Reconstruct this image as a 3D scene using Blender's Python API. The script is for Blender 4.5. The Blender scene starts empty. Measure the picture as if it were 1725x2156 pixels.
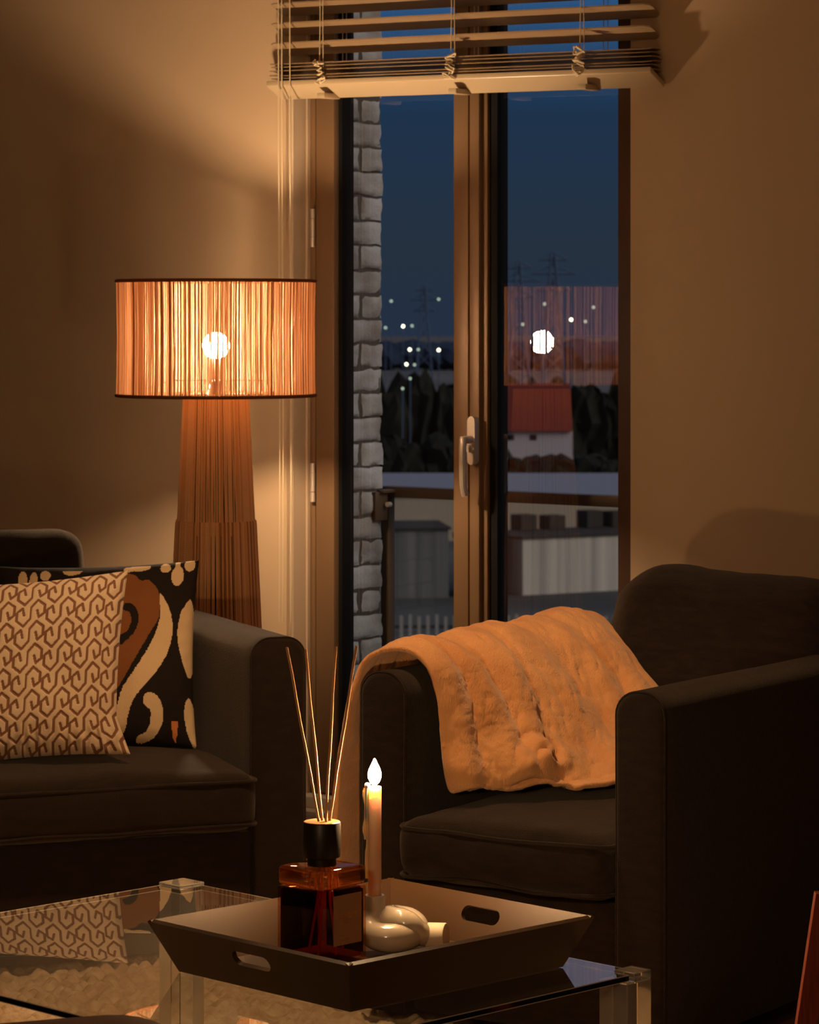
import bpy, bmesh, math, random
import numpy as np
from mathutils import Vector, Matrix, noise as mnoise

R = math.radians
random.seed(7)
rng = np.random.default_rng(7)
SC = bpy.context.scene
COL = SC.collection

# ------------------------------------------------------------------ camera
F = 6500.0            # focal length in pixels of the 1725 x 2156 frame
HC = 1.50             # eye height
PX0, PY0 = 862.5, 668.0
cam_d = bpy.data.cameras.new('camera')
cam = bpy.data.objects.new('camera', cam_d)
COL.objects.link(cam)
SC.camera = cam
cam.location = (0, 0, HC)
cam.rotation_euler = (R(90), 0, 0)
cam_d.sensor_fit = 'HORIZONTAL'
cam_d.sensor_width = 36.0
cam_d.lens = 36.0 * F / 1725.0
cam_d.shift_y = -(1078.0 - PY0) / 1725.0
cam_d.clip_start = 0.05
cam_d.clip_end = 3000
cam_d.dof.use_dof = True
cam_d.dof.focus_distance = 5.7
cam_d.dof.aperture_fstop = 20.0

# ------------------------------------------------------------------ world, lights, exposure
SUN_STRENGTH = 1.7
LAMP_STRENGTH = 1200.0      # emission of the globe bulb
FLAME_STRENGTH = 2500.0
vs = SC.view_settings
vs.view_transform = 'Standard'
vs.look = 'None'
vs.gamma = 1.0
vs.use_curve_mapping = False
vs.exposure = 0.0
SC.cycles.use_denoising = True
SC.cycles.max_bounces = 14
SC.cycles.transparent_max_bounces = 24
SC.cycles.transmission_bounces = 14
SC.cycles.glossy_bounces = 6
SC.cycles.caustics_reflective = True
SC.cycles.caustics_refractive = True
SC.cycles.blur_glossy = 0.3
SC.cycles.sample_clamp_indirect = 6.0


def lin(r, g, b):
    f = lambda c: (c / 255.0) / 12.92 if c / 255.0 <= 0.04045 else ((c / 255.0 + 0.055) / 1.055) ** 2.4
    return (f(r), f(g), f(b), 1.0)


world = bpy.data.worlds.new('dusk_sky')
SC.world = world
world.use_nodes = True
wn = world.node_tree.nodes
wl = world.node_tree.links
wn.clear()
w_out = wn.new('ShaderNodeOutputWorld')
w_bg = wn.new('ShaderNodeBackground')
w_tc = wn.new('ShaderNodeTexCoord')
w_sep = wn.new('ShaderNodeSeparateXYZ')
w_map = wn.new('ShaderNodeMapRange')
w_map.inputs['From Min'].default_value = 0.0
w_map.inputs['From Max'].default_value = 0.30
w_rmp = wn.new('ShaderNodeValToRGB')
cr = w_rmp.color_ramp
cr.elements[0].position = 0.0
cr.elements[0].color = lin(40, 54, 74)
cr.elements[1].position = 1.0
cr.elements[1].color = lin(116, 126, 152)
for p, c in ((0.07, (42, 55, 70)), (0.22, (34, 57, 84)), (0.34, (40, 88, 136)), (0.6, (124, 126, 148))):
    e = cr.elements.new(p)
    e.color = lin(*c)
wl.new(w_tc.outputs['Generated'], w_sep.inputs[0])
wl.new(w_sep.outputs['Z'], w_map.inputs['Value'])
wl.new(w_map.outputs[0], w_rmp.inputs[0])
wl.new(w_rmp.outputs[0], w_bg.inputs['Color'])
wl.new(w_bg.outputs[0], w_out.inputs[0])

PHI = -37.5            # the window wall runs right and towards the viewer
sun_d = bpy.data.lights.new('twilight', 'SUN')
sun_d.energy = SUN_STRENGTH
sun_d.angle = R(40)
sun_d.color = (1.0, 0.84, 0.70)
sun = bpy.data.objects.new('twilight', sun_d)
COL.objects.link(sun)
sun.rotation_euler = Vector((-0.682, 0.524, -0.5)).to_track_quat('-Z', 'Y').to_euler()     # last light along the facade
spot_d = bpy.data.lights.new('overhead_fill', 'SPOT')      # added spot out of view, brightens seats, throw and rug
spot_d.energy = 130.0
spot_d.spot_size = R(84)
spot_d.spot_blend = 0.6
spot_d.shadow_soft_size = 0.06
spot_d.color = (1.0, 0.60, 0.30)
spot = bpy.data.objects.new('overhead_fill', spot_d)
COL.objects.link(spot)
spot.location = (-0.25, 6.35, 2.66)
fill_d = bpy.data.lights.new('camera_side_fill', 'POINT')          # added fill near the camera, lifts the tray and furniture fronts
fill_d.energy = 70.0
fill_d.shadow_soft_size = 0.25
fill_d.color = (1.0, 0.66, 0.38)
fill = bpy.data.objects.new('camera_side_fill', fill_d)
COL.objects.link(fill)
fill.location = (-1.1, 0.4, 2.1)


# ------------------------------------------------------------------ helpers
class Frame:
    """a place in the room: origin plus turn about z, with helpers that read the perspective"""

    def __init__(self, ox, oy, rot, oz=0.0):
        self.o = (ox, oy, oz)
        self.r = R(rot)
        self.c, self.s = math.cos(self.r), math.sin(self.r)

    def world(self, x, y, z=0.0):
        return (self.o[0] + x * self.c - y * self.s, self.o[1] + x * self.s + y * self.c, z + self.o[2])

    def x_at(self, px, y):
        k = (px - PX0) / F
        return (k * (self.o[1] + y * self.c) - self.o[0] + y * self.s) / (self.c - k * self.s)

    def z_at(self, py, x, y):
        return HC - (py - PY0) / F * self.world(x, y)[1] - self.o[2]

    def y_at(self, px, x):
        k = (px - PX0) / F
        # ox + x c - y s = k (oy + x s + y c)
        return (self.o[0] + x * self.c - k * (self.o[1] + x * self.s)) / (k * self.c + self.s)

    def empty(self, name):
        e = bpy.data.objects.new(name, None)
        COL.objects.link(e)
        e.location = self.o
        e.rotation_euler = (0, 0, self.r)
        e.empty_display_size = 0.1
        return e


def tag(o, label=None, cat=None, group=None, kind=None):
    if label:
        o['label'] = label
    if cat:
        o['category'] = cat
    if group:
        o['group'] = group
    if kind:
        o['kind'] = kind
    return o


def obj(name, bm, mats, parent=None, smooth=True, angle=35):
    me = bpy.data.meshes.new(name)
    bm.normal_update()
    bm.to_mesh(me)
    bm.free()
    if not isinstance(mats, (list, tuple)):
        mats = [mats]
    for m in mats:
        me.materials.append(m)
    if smooth:
        for p in me.polygons:
            p.use_smooth = True
        me.set_sharp_from_angle(angle=R(angle))
    o = bpy.data.objects.new(name, me)
    COL.objects.link(o)
    if parent is not None:
        o.parent = parent
    return o


def place(o, fr):
    o.location = fr.o
    o.rotation_euler = (0, 0, fr.r)
    return o


def new():
    return bmesh.new()


def box(bm, x0, x1, y0, y1, z0, z1, bevel=0.0, seg=2, mi=0):
    vs_ = [bm.verts.new((x, y, z)) for x in (x0, x1) for y in (y0, y1) for z in (z0, z1)]
    idx = [(0, 1, 3, 2), (4, 6, 7, 5), (0, 4, 5, 1), (2, 3, 7, 6), (0, 2, 6, 4), (1, 5, 7, 3)]
    fs = [bm.faces.new([vs_[i] for i in q]) for q in idx]
    for f in fs:
        f.material_index = mi
    if bevel > 0:
        es = list({e for f in fs for e in f.edges})
        bmesh.ops.bevel(bm, geom=es, offset=bevel, segments=seg, affect='EDGES', profile=0.5, material=-1)
    return bm


def tube(bm, pts, rad, n=8, caps=True, mi=0, closed=False):
    pts = [Vector(p) for p in pts]
    m = len(pts)
    if not isinstance(rad, (list, tuple)):
        rad = [rad] * m
    rings = []
    up = None
    for i, p in enumerate(pts):
        a = pts[(i - 1) % m] if (closed or i > 0) else pts[0]
        b = pts[(i + 1) % m] if (closed or i < m - 1) else pts[-1]
        t = (b - a)
        if t.length < 1e-9:
            t = Vector((0, 0, 1))
        t.normalize()
        if up is None:
            up = Vector((0, 0, 1)) if abs(t.z) < 0.9 else Vector((1, 0, 0))
        s = t.cross(up)
        if s.length < 1e-6:
            s = t.cross(Vector((0.3, 1, 0.2)))
        s.normalize()
        up = s.cross(t).normalized()
        rings.append([bm.verts.new(p + (s * math.cos(2 * math.pi * k / n) + up * math.sin(2 * math.pi * k / n)) * rad[i]) for k in range(n)])
    rr = range(m if closed else m - 1)
    for i in rr:
        A, B = rings[i], rings[(i + 1) % m]
        for k in range(n):
            f = bm.faces.new((A[k], A[(k + 1) % n], B[(k + 1) % n], B[k]))
            f.material_index = mi
    if caps and not closed:
        for rg in (rings[0][::-1], rings[-1]):
            f = bm.faces.new(rg)
            f.material_index = mi
    return bm


def lathe(bm, prof, n=32, cx=0.0, cy=0.0, cap=True, mi=0):
    rings = []
    for r, z in prof:
        rings.append([bm.verts.new((cx + r * math.cos(2 * math.pi * k / n), cy + r * math.sin(2 * math.pi * k / n), z)) for k in range(n)])
    for A, B in zip(rings, rings[1:]):
        for k in range(n):
            f = bm.faces.new((A[k], A[(k + 1) % n], B[(k + 1) % n], B[k]))
            f.material_index = mi
    if cap:
        f = bm.faces.new(rings[0][::-1]); f.material_index = mi
        f = bm.faces.new(rings[-1]); f.material_index = mi
    return bm


def smooth_path(pts, sub=8, closed=False):
    P = [Vector(p) for p in pts]
    out = []
    m = len(P)
    rng_ = range(m if closed else m - 1)
    for i in rng_:
        if closed:
            p0, p1, p2, p3 = P[(i - 1) % m], P[i], P[(i + 1) % m], P[(i + 2) % m]
        else:
            p0, p1, p2, p3 = P[max(i - 1, 0)], P[i], P[i + 1], P[min(i + 2, m - 1)]
        for k in range(sub):
            t = k / sub
            out.append(0.5 * ((2 * p1) + (p2 - p0) * t + (2 * p0 - 5 * p1 + 4 * p2 - p3) * t * t + (3 * p1 - p0 - 3 * p2 + p3) * t ** 3))
    if not closed:
        out.append(P[-1])
    return out


def panel_with_hole(bm, outer, hole, thick, mi=0):
    """flat panel in x-z with an optional hole, extruded along +y"""
    def ring(pts):
        v = [bm.verts.new((p[0], 0, p[1])) for p in pts]
        e = [bm.edges.new((v[i], v[(i + 1) % len(v)])) for i in range(len(v))]
        return v, e
    es = ring(outer)[1]
    if hole:
        es = es + ring(hole)[1]
    r = bmesh.ops.triangle_fill(bm, use_beauty=True, use_dissolve=False, edges=es)
    fs = [g for g in r['geom'] if isinstance(g, bmesh.types.BMFace)]
    ex = bmesh.ops.extrude_face_region(bm, geom=fs)
    bmesh.ops.translate(bm, verts=[g for g in ex['geom'] if isinstance(g, bmesh.types.BMVert)], vec=(0, thick, 0))
    bmesh.ops.recalc_face_normals(bm, faces=bm.faces[:])
    return bm


def softbox(w, d, h, r, crown=0.0, n=22, wob=0.0, seed=0, belly=0.0, base=(0, 0, 0), zn=10):
    """a stuffed, rounded block standing on z = 0 (x, y centred)"""
    bm = new()
    bmesh.ops.create_cube(bm, size=2.0)
    bmesh.ops.subdivide_edges(bm, edges=bm.edges[:], cuts=n, use_grid_fill=True)
    hx, hy, hz = w / 2, d / 2, h / 2
    r = min(r, hx * 0.98, hy * 0.98, hz * 0.98)
    for v in bm.verts:
        # cluster the grid lines toward the edges so the rounding is resolved
        q = Vector([math.copysign(abs(c) ** 0.8, c) for c in v.co])
        p = Vector((q.x * hx, q.y * hy, q.z * hz))
        inn = Vector((max(-hx + r, min(hx - r, p.x)), max(-hy + r, min(hy - r, p.y)), max(-hz + r, min(hz - r, p.z))))
        dlt = p - inn
        if dlt.length > 1e-9:
            p = inn + dlt.normalized() * r if sum(1 for a in dlt if abs(a) > 1e-9) > 1 else inn + dlt
        fx, fy = 1 - (p.x / hx) ** 2, 1 - (p.y / hy) ** 2
        fz = 1 - (p.z / hz) ** 2
        fx, fy, fz = max(fx, 0), max(fy, 0), max(fz, 0)
        if crown:
            p.z += (crown if p.z > 0 else -crown * 0.15) * (fx ** 0.5) * (fy ** 0.5) * abs(p.z / hz)
        if belly:
            p.y += math.copysign(belly * fz * fx ** 0.3, p.y) * abs(p.y / hy) ** 2
            p.x += math.copysign(belly * fz * fy ** 0.3, p.x) * abs(p.x / hx) ** 2
        if wob:
            nz = mnoise.noise_vector(p * 5 + Vector((seed * 7.1, seed * 3.3, 0))) * wob + mnoise.noise_vector(p * 14 + Vector((seed, 0, 9))) * wob * 0.35
            p += nz
        v.co = p + Vector((0, 0, hz)) + Vector(base)
    return bm


# ------------------------------------------------------------------ materials
def mat(name, col, rough=0.6, spec=0.5, metal=0.0, bump=None, var=None, sheen=0.0, sss=0.0, coat=0.0, trans=0.0, ior=1.5, em=None):
    m = bpy.data.materials.new(name)
    m.use_nodes = True
    nt = m.node_tree
    b = nt.nodes['Principled BSDF']
    b.inputs['Base Color'].default_value = col
    b.inputs['Roughness'].default_value = rough
    b.inputs['Specular IOR Level'].default_value = spec
    b.inputs['Metallic'].default_value = metal
    b.inputs['IOR'].default_value = ior
    if sheen:
        b.inputs['Sheen Weight'].default_value = sheen
        b.inputs['Sheen Roughness'].default_value = 0.5
        b.inputs['Sheen Tint'].default_value = (1, 0.85, 0.7, 1)
    if coat:
        b.inputs['Coat Weight'].default_value = coat
        b.inputs['Coat Roughness'].default_value = 0.08
    if trans:
        b.inputs['Transmission Weight'].default_value = trans
    if sss:
        b.inputs['Subsurface Weight'].default_value = sss
        b.inputs['Subsurface Radius'].default_value = (0.03, 0.016, 0.009)
        b.inputs['Subsurface Scale'].default_value = 1.0
    tc = None
    if bump or var:
        tc = nt.nodes.new('ShaderNodeTexCoord')
    if var:
        col2, sc, detail = var[:3]
        mp = nt.nodes.new('ShaderNodeMapping')
        mp.inputs['Scale'].default_value = var[3] if len(var) > 3 else (1, 1, 1)
        nz = nt.nodes.new('ShaderNodeTexNoise')
        nz.inputs['Scale'].default_value = sc
        nz.inputs['Detail'].default_value = detail
        rp = nt.nodes.new('ShaderNodeValToRGB')
        rp.color_ramp.elements[0].position = 0.35
        rp.color_ramp.elements[1].position = 0.65
        rp.color_ramp.elements[0].color = col
        rp.color_ramp.elements[1].color = col2
        nt.links.new(tc.outputs['Object'], mp.inputs[0])
        nt.links.new(mp.outputs[0], nz.inputs['Vector'])
        nt.links.new(nz.outputs['Fac'], rp.inputs[0])
        nt.links.new(rp.outputs[0], b.inputs['Base Color'])
    if bump:
        for k, (sc, st, kind) in enumerate(bump):
            mp = nt.nodes.new('ShaderNodeMapping')
            nt.links.new(tc.outputs['Object'], mp.inputs[0])
            if kind == 'noise':
                tx = nt.nodes.new('ShaderNodeTexNoise')
                tx.inputs['Scale'].default_value = sc
                tx.inputs['Detail'].default_value = 4
                out = tx.outputs['Fac']
            elif kind == 'voronoi':
                tx = nt.nodes.new('ShaderNodeTexVoronoi')
                tx.inputs['Scale'].default_value = sc
                out = tx.outputs['Distance']
            elif kind == 'twist':
                tx = nt.nodes.new('ShaderNodeTexWave')
                tx.bands_direction = 'DIAGONAL'
                tx.inputs['Scale'].default_value = sc
                tx.inputs['Distortion'].default_value = 1.0
                out = tx.outputs['Fac']
            else:                      # weave
                tx = nt.nodes.new('ShaderNodeTexNoise')
                tx.inputs['Scale'].default_value = sc
                mp.inputs['Scale'].default_value = (1, 1, 0.25)
                out = tx.outputs['Fac']
            nt.links.new(mp.outputs[0], tx.inputs['Vector'])
            bp = nt.nodes.new('ShaderNodeBump')
            bp.inputs['Strength'].default_value = st
            bp.inputs['Distance'].default_value = 0.004
            nt.links.new(out, bp.inputs['Height'])
            prev = b.inputs['Normal'].links[0].from_socket if b.inputs['Normal'].links else None
            if prev:
                nt.links.new(prev, bp.inputs['Normal'])
            nt.links.new(bp.outputs[0], b.inputs['Normal'])
    if em:
        b.inputs['Emission Color'].default_value = em[0]
        b.inputs['Emission Strength'].default_value = em[1]
    return m


def clear_sheet(name, tint, gain=1.0, ior=1.5, rough=0.0):
    """clear sheet: mirror reflection by the Fresnel law on the outer faces, the rest passes"""
    m = bpy.data.materials.new(name)
    m.use_nodes = True
    nt = m.node_tree
    nt.nodes.clear()
    out = nt.nodes.new('ShaderNodeOutputMaterial')
    tr = nt.nodes.new('ShaderNodeBsdfTransparent')
    tr.inputs[0].default_value = tint
    gl = nt.nodes.new('ShaderNodeBsdfGlossy')
    gl.inputs['Roughness'].default_value = rough
    fr = nt.nodes.new('ShaderNodeFresnel')
    fr.inputs['IOR'].default_value = ior
    ge = nt.nodes.new('ShaderNodeNewGeometry')
    inv = nt.nodes.new('ShaderNodeMath'); inv.operation = 'SUBTRACT'; inv.inputs[0].default_value = 1.0
    mu = nt.nodes.new('ShaderNodeMath'); mu.operation = 'MULTIPLY'
    mg = nt.nodes.new('ShaderNodeMath'); mg.operation = 'MULTIPLY'; mg.inputs[1].default_value = gain; mg.use_clamp = True
    mx = nt.nodes.new('ShaderNodeMixShader')
    L = nt.links.new
    L(ge.outputs['Backfacing'], inv.inputs[1])
    L(inv.outputs[0], mu.inputs[0])
    L(fr.outputs[0], mu.inputs[1])
    L(mu.outputs[0], mg.inputs[0])
    L(mg.outputs[0], mx.inputs[0])
    L(tr.outputs[0], mx.inputs[1])
    L(gl.outputs[0], mx.inputs[2])
    L(mx.outputs[0], out.inputs[0])
    return m


def emit(name, col, st):
    m = bpy.data.materials.new(name)
    m.use_nodes = True
    nt = m.node_tree
    nt.nodes.clear()
    out = nt.nodes.new('ShaderNodeOutputMaterial')
    e = nt.nodes.new('ShaderNodeEmission')
    e.inputs[0].default_value = col
    e.inputs[1].default_value = st
    nt.links.new(e.outputs[0], out.inputs[0])
    return m


def thread(name, col, tl=0.5, hole=0.08):
    m = bpy.data.materials.new(name)
    m.use_nodes = True
    nt = m.node_tree
    nt.nodes.clear()
    out = nt.nodes.new('ShaderNodeOutputMaterial')
    d = nt.nodes.new('ShaderNodeBsdfDiffuse'); d.inputs[0].default_value = col
    t = nt.nodes.new('ShaderNodeBsdfTranslucent'); t.inputs[0].default_value = col
    h = nt.nodes.new('ShaderNodeBsdfTransparent')
    a = nt.nodes.new('ShaderNodeMixShader'); a.inputs[0].default_value = tl
    b = nt.nodes.new('ShaderNodeMixShader'); b.inputs[0].default_value = hole
    nt.links.new(d.outputs[0], a.inputs[1]); nt.links.new(t.outputs[0], a.inputs[2])
    nt.links.new(a.outputs[0], b.inputs[1]); nt.links.new(h.outputs[0], b.inputs[2])
    nt.links.new(b.outputs[0], out.inputs[0])
    return m


WARM = (1.0, 0.69, 0.41, 1.0)
M_wall = mat('wall_paint', (0.52, 0.37, 0.232, 1), 0.9, 0.2, bump=[(220, 0.05, 'noise')])
M_ceil = mat('ceiling_paint', (0.34, 0.28, 0.21, 1), 0.9, 0.2)
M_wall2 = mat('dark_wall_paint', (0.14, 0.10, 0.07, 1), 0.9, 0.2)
M_reveal = mat('reveal_paint', (0.56, 0.43, 0.30, 1), 0.7, 0.3)
M_floor = mat('floor_boards', lin(92, 62, 42), 0.5, 0.4, var=(lin(72, 48, 32), 6, 4, (1, 8, 1)))
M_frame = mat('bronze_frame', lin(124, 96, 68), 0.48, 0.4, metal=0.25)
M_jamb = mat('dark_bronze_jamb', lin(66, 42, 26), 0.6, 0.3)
M_gasket = mat('rubber_gasket', (0.006, 0.006, 0.006, 1), 0.7, 0.1)
M_sill = mat('white_sill', lin(205, 195, 180), 0.5, 0.4)
M_steel = mat('satin_steel', lin(214, 200, 184), 0.4, 0.5, metal=0.6)
M_pane = clear_sheet('window_glass', (0.93, 0.95, 0.95, 1), 3.0)
M_slat = mat('painted_slat', lin(182, 160, 128), 0.3, 0.5)
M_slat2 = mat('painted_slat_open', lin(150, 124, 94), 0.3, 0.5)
M_cord = mat('blind_cord', lin(205, 185, 150), 0.8)
M_brick = mat('white_brick', lin(200, 196, 190), 0.9, 0.1, bump=[(26, 0.9, 'noise'), (110, 0.7, 'noise')], var=(lin(150, 140, 130), 7, 6))
M_mortar = mat('mortar', lin(92, 84, 76), 0.95, 0.1, bump=[(60, 0.5, 'noise')])
M_rail = mat('balcony_bronze', lin(98, 76, 56), 0.45, 0.4, metal=0.3)
M_fabric = mat('charcoal_linen', lin(38, 28, 21), 0.95, 0.1, sheen=0.17, bump=[(320, 0.3, 'noise'), (900, 0.25, 'noise')], var=(lin(31, 23, 17), 60, 3, (0.4, 1, 1)))
M_fabric2 = mat('charcoal_linen_chair', lin(37, 27, 21), 0.95, 0.1, sheen=0.12, bump=[(320, 0.35, 'noise'), (900, 0.25, 'noise')], var=(lin(27, 19, 15), 70, 4, (0.3, 1, 1)))
M_pipe = mat('dark_piping', lin(40, 32, 27), 0.9, 0.1)
M_rope = [mat('jute_rope_a', lin(250, 200, 150), 0.95, 0.1, bump=[(120, 0.45, 'twist'), (500, 0.15, 'noise')]),
          mat('jute_rope_b', lin(240, 182, 128), 0.95, 0.1, bump=[(120, 0.45, 'twist'), (500, 0.15, 'noise')]),
          mat('jute_rope_c', lin(190, 130, 84), 0.95, 0.1, bump=[(120, 0.45, 'twist'), (500, 0.15, 'noise')])]
M_core = mat('lamp_core', lin(58, 32, 18), 0.9, 0.1)
M_string = [thread('jute_string_a', lin(226, 192, 158), 0.52, 0.02), thread('jute_string_b', lin(198, 154, 116), 0.45, 0.01),
            thread('jute_string_c', lin(150, 96, 58), 0.3, 0.0)]
M_rim = mat('shade_rim', lin(120, 72, 42), 0.9, 0.1)
M_bulb = emit('lit_bulb', WARM, LAMP_STRENGTH)
M_metal = mat('brushed_metal', lin(150, 125, 100), 0.35, 0.5, metal=0.9)
M_throw = mat('fur_throw', lin(218, 158, 104), 0.95, 0.1, sheen=0.5, bump=[(70, 0.5, 'noise'), (420, 0.6, 'weave')], var=(lin(202, 140, 88), 9, 5))
M_vel_l = mat('velvet_light', lin(205, 180, 150), 0.85, 0.2, sheen=0.35, bump=[(900, 0.2, 'noise')])
M_vel_d = mat('velvet_ground', lin(122, 82, 56), 0.7, 0.3, sheen=0.1, bump=[(900, 0.2, 'noise')])
M_ik_k = mat('black_cotton', lin(34, 27, 24), 0.9, 0.15, bump=[(700, 0.3, 'noise')])
M_ik_w = mat('cream_embroidery', lin(212, 182, 142), 0.9, 0.15, bump=[(500, 0.35, 'weave')])
M_ik_b = mat('brown_embroidery', lin(128, 80, 44), 0.9, 0.15, bump=[(500, 0.35, 'weave')])
M_ik_o = mat('orange_embroidery', lin(196, 120, 68), 0.9, 0.15)
M_table = clear_sheet('table_glass', (0.93, 0.94, 0.92, 1), 1.55)
_nt = M_table.node_tree
_o = _nt.nodes['Material Output']; _src = _o.inputs[0].links[0].from_socket
_df = _nt.nodes.new('ShaderNodeBsdfDiffuse'); _df.inputs[0].default_value = (0.8, 0.72, 0.62, 1)
_mx = _nt.nodes.new('ShaderNodeMixShader')
_tc = _nt.nodes.new('ShaderNodeTexCoord'); _nz = _nt.nodes.new('ShaderNodeTexNoise'); _nz.inputs['Scale'].default_value = 9; _nz.inputs['Detail'].default_value = 8
_mr = _nt.nodes.new('ShaderNodeMapRange'); _mr.inputs['To Min'].default_value = 0.010; _mr.inputs['To Max'].default_value = 0.034
_nt.links.new(_tc.outputs['Object'], _nz.inputs['Vector']); _nt.links.new(_nz.outputs['Fac'], _mr.inputs['Value']); _nt.links.new(_mr.outputs[0], _mx.inputs[0])
_nt.links.new(_src, _mx.inputs[1]); _nt.links.new(_df.outputs[0], _mx.inputs[2]); _nt.links.new(_mx.outputs[0], _o.inputs[0])   # a film of dust
M_edge = mat('glass_edge', (0.004, 0.005, 0.004, 1), 0.08, 0.5)
M_edge_glint = mat('ground_edge_glint', (0.62, 0.56, 0.46, 1), 0.5, 0.5)  # pale ground edge, with its bright catch of light in the colour
M_acryl = mat('acrylic', (0.98, 0.95, 0.88, 1), 0.02, 0.5, trans=0.86, ior=1.49)
M_tray = mat('tray_lacquer', lin(66, 45, 25), 0.45, 0.3, metal=0.2, bump=[(40, 0.04, 'noise'), (600, 0.05, 'noise')])
M_amber = mat('amber_glass', lin(245, 165, 95), 0.02, 0.5, trans=1.0, ior=1.45)
_nt = M_amber.node_tree
_mx = _nt.nodes.new('ShaderNodeMixShader'); _mx.inputs[0].default_value = 0.5
_tp = _nt.nodes.new('ShaderNodeBsdfTransparent'); _tp.inputs[0].default_value = lin(250, 190, 130)
_nt.links.new(_nt.nodes['Principled BSDF'].outputs[0], _mx.inputs[1])
_nt.links.new(_tp.outputs[0], _mx.inputs[2])
_nt.links.new(_mx.outputs[0], _nt.nodes['Material Output'].inputs['Surface'])
M_body = clear_sheet('bottle_wall', (0.88, 0.62, 0.46, 1), 1.0)
M_liquid = clear_sheet('amber_liquid', (0.66, 0.20, 0.075, 1), 0.4, 1.33)
M_cap = mat('black_cap', lin(46, 38, 32), 0.4, 0.5, metal=0.3)
M_captop = mat('cap_top', lin(150, 110, 70), 0.35, 0.5, metal=0.4)
M_label = mat('label_paper', lin(170, 126, 92), 0.6, 0.3)
M_gold = mat('gold_print', lin(222, 160, 86), 0.3, 0.5, metal=0.8)
M_reed = mat('rattan_reed', lin(226, 168, 118), 0.8, 0.2, bump=[(400, 0.3, 'noise')])
M_wax = mat('wax', lin(244, 200, 162), 0.5, 0.2, sss=0.9)
M_wick = mat('wick', (0.01, 0.008, 0.006, 1), 0.9)
M_flame = emit('flame', (1.0, 0.64, 0.32, 1), FLAME_STRENGTH)
M_ceramic = mat('glazed_ceramic', lin(206, 188, 162), 0.22, 0.5, coat=0.8)
M_ceramic2 = mat('unglazed_ceramic', lin(220, 198, 168), 0.6, 0.3)
M_clear = mat('clear_glass', (0.97, 0.97, 0.97, 1), 0.01, 0.5, trans=1.0, ior=1.5)
M_rug = mat('wool_rug', lin(226, 200, 166), 0.95, 0.1, var=(lin(196, 166, 130), 40, 3), bump=[(180, 0.5, 'noise')])
M_red = mat('red_wood', lin(150, 62, 30), 0.45, 0.4, var=(lin(120, 44, 20), 30, 3, (6, 6, 0.4)))
M_pouf = mat('brown_cloth', lin(104, 70, 46), 0.95, 0.1, bump=[(500, 0.5, 'weave')])

# ------------------------------------------------------------------ room shell
LX, LY = (455 - PX0) / F * 8.3, 8.3                    # floor lamp, on plan
_k = (1145 - PX0) / F
_s, _c = math.sin(R(37.5)), math.cos(R(37.5))
_D2 = (_k * LY - LX) / (_s - _k * _c)                  # twice the lamp's distance from the pane
W = Frame(LX + _D2 / 2 * _s, LY + _D2 / 2 * _c, PHI)   # x along the wall to the right, y outwards, y = 0 in the pane
YW = -0.105                                            # room face of the wall
YF = -0.036                                            # room face of the window frame
x_l = W.x_at(616, YW)
x_r = W.x_at(1328, YW)
ZS, ZT = 0.085, 2.56
ZC = 2.72
RX0, RX1, RY0 = -3.3, 6.9, -8.6

bm = new()
box(bm, RX0, x_l, YW, 0.05, 0, ZC)
box(bm, x_r, RX1, YW, 0.05, 0, ZC)
box(bm, x_l, x_r, YW, 0.05, ZT, ZC)
box(bm, x_l, x_r, YW + 0.02, 0.05, 0, ZS - 0.05)
place(tag(obj('wall_window', bm, M_wall, smooth=False), 'beige plastered wall around the tall balcony window', kind='structure'), W)
bm = new(); box(bm, RX0, RX1, RY0, YW, -0.12, 0.0)
place(tag(obj('floor', bm, M_floor, smooth=False), 'brown wooden floor under the rug', kind='structure'), W)
bm = new(); box(bm, RX0, RX1, RY0, 0.05, ZC, ZC + 0.1)
place(tag(obj('ceiling', bm, M_ceil, smooth=False), 'plain ceiling above the frame', kind='structure'), W)
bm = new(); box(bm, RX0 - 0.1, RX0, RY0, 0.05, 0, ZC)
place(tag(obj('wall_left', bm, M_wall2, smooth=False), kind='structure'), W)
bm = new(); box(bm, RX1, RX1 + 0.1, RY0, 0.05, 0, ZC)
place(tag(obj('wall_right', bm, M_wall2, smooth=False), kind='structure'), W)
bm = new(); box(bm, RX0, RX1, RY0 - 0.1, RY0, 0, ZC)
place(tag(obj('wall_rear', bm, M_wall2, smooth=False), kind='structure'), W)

# plaster reveal left of the frame, with a bead on its arris
bm = new()
tube(bm, [(x_l - 0.001, YW, ZS), (x_l - 0.001, YW, ZT)], 0.006, 8)
box(bm, x_l - 0.002, x_l + 0.004, YW + 0.002, YF + 0.03, ZS, ZT)
place(tag(obj('trim_reveal', bm, M_reveal), 'pale plaster reveal with rounded bead on the left of the window', kind='structure'), W)
bm = new()
box(bm, x_l, x_r, YW - 0.03, YF + 0.01, ZS - 0.05, ZS - 0.012, 0.004)
box(bm, x_l, x_r, YW + 0.01, YF + 0.01, ZS - 0.012, ZS + 0.022, 0.004)
place(tag(obj('trim_sill', bm, M_sill), 'white stepped threshold under the balcony window', kind='structure'), W)

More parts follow.
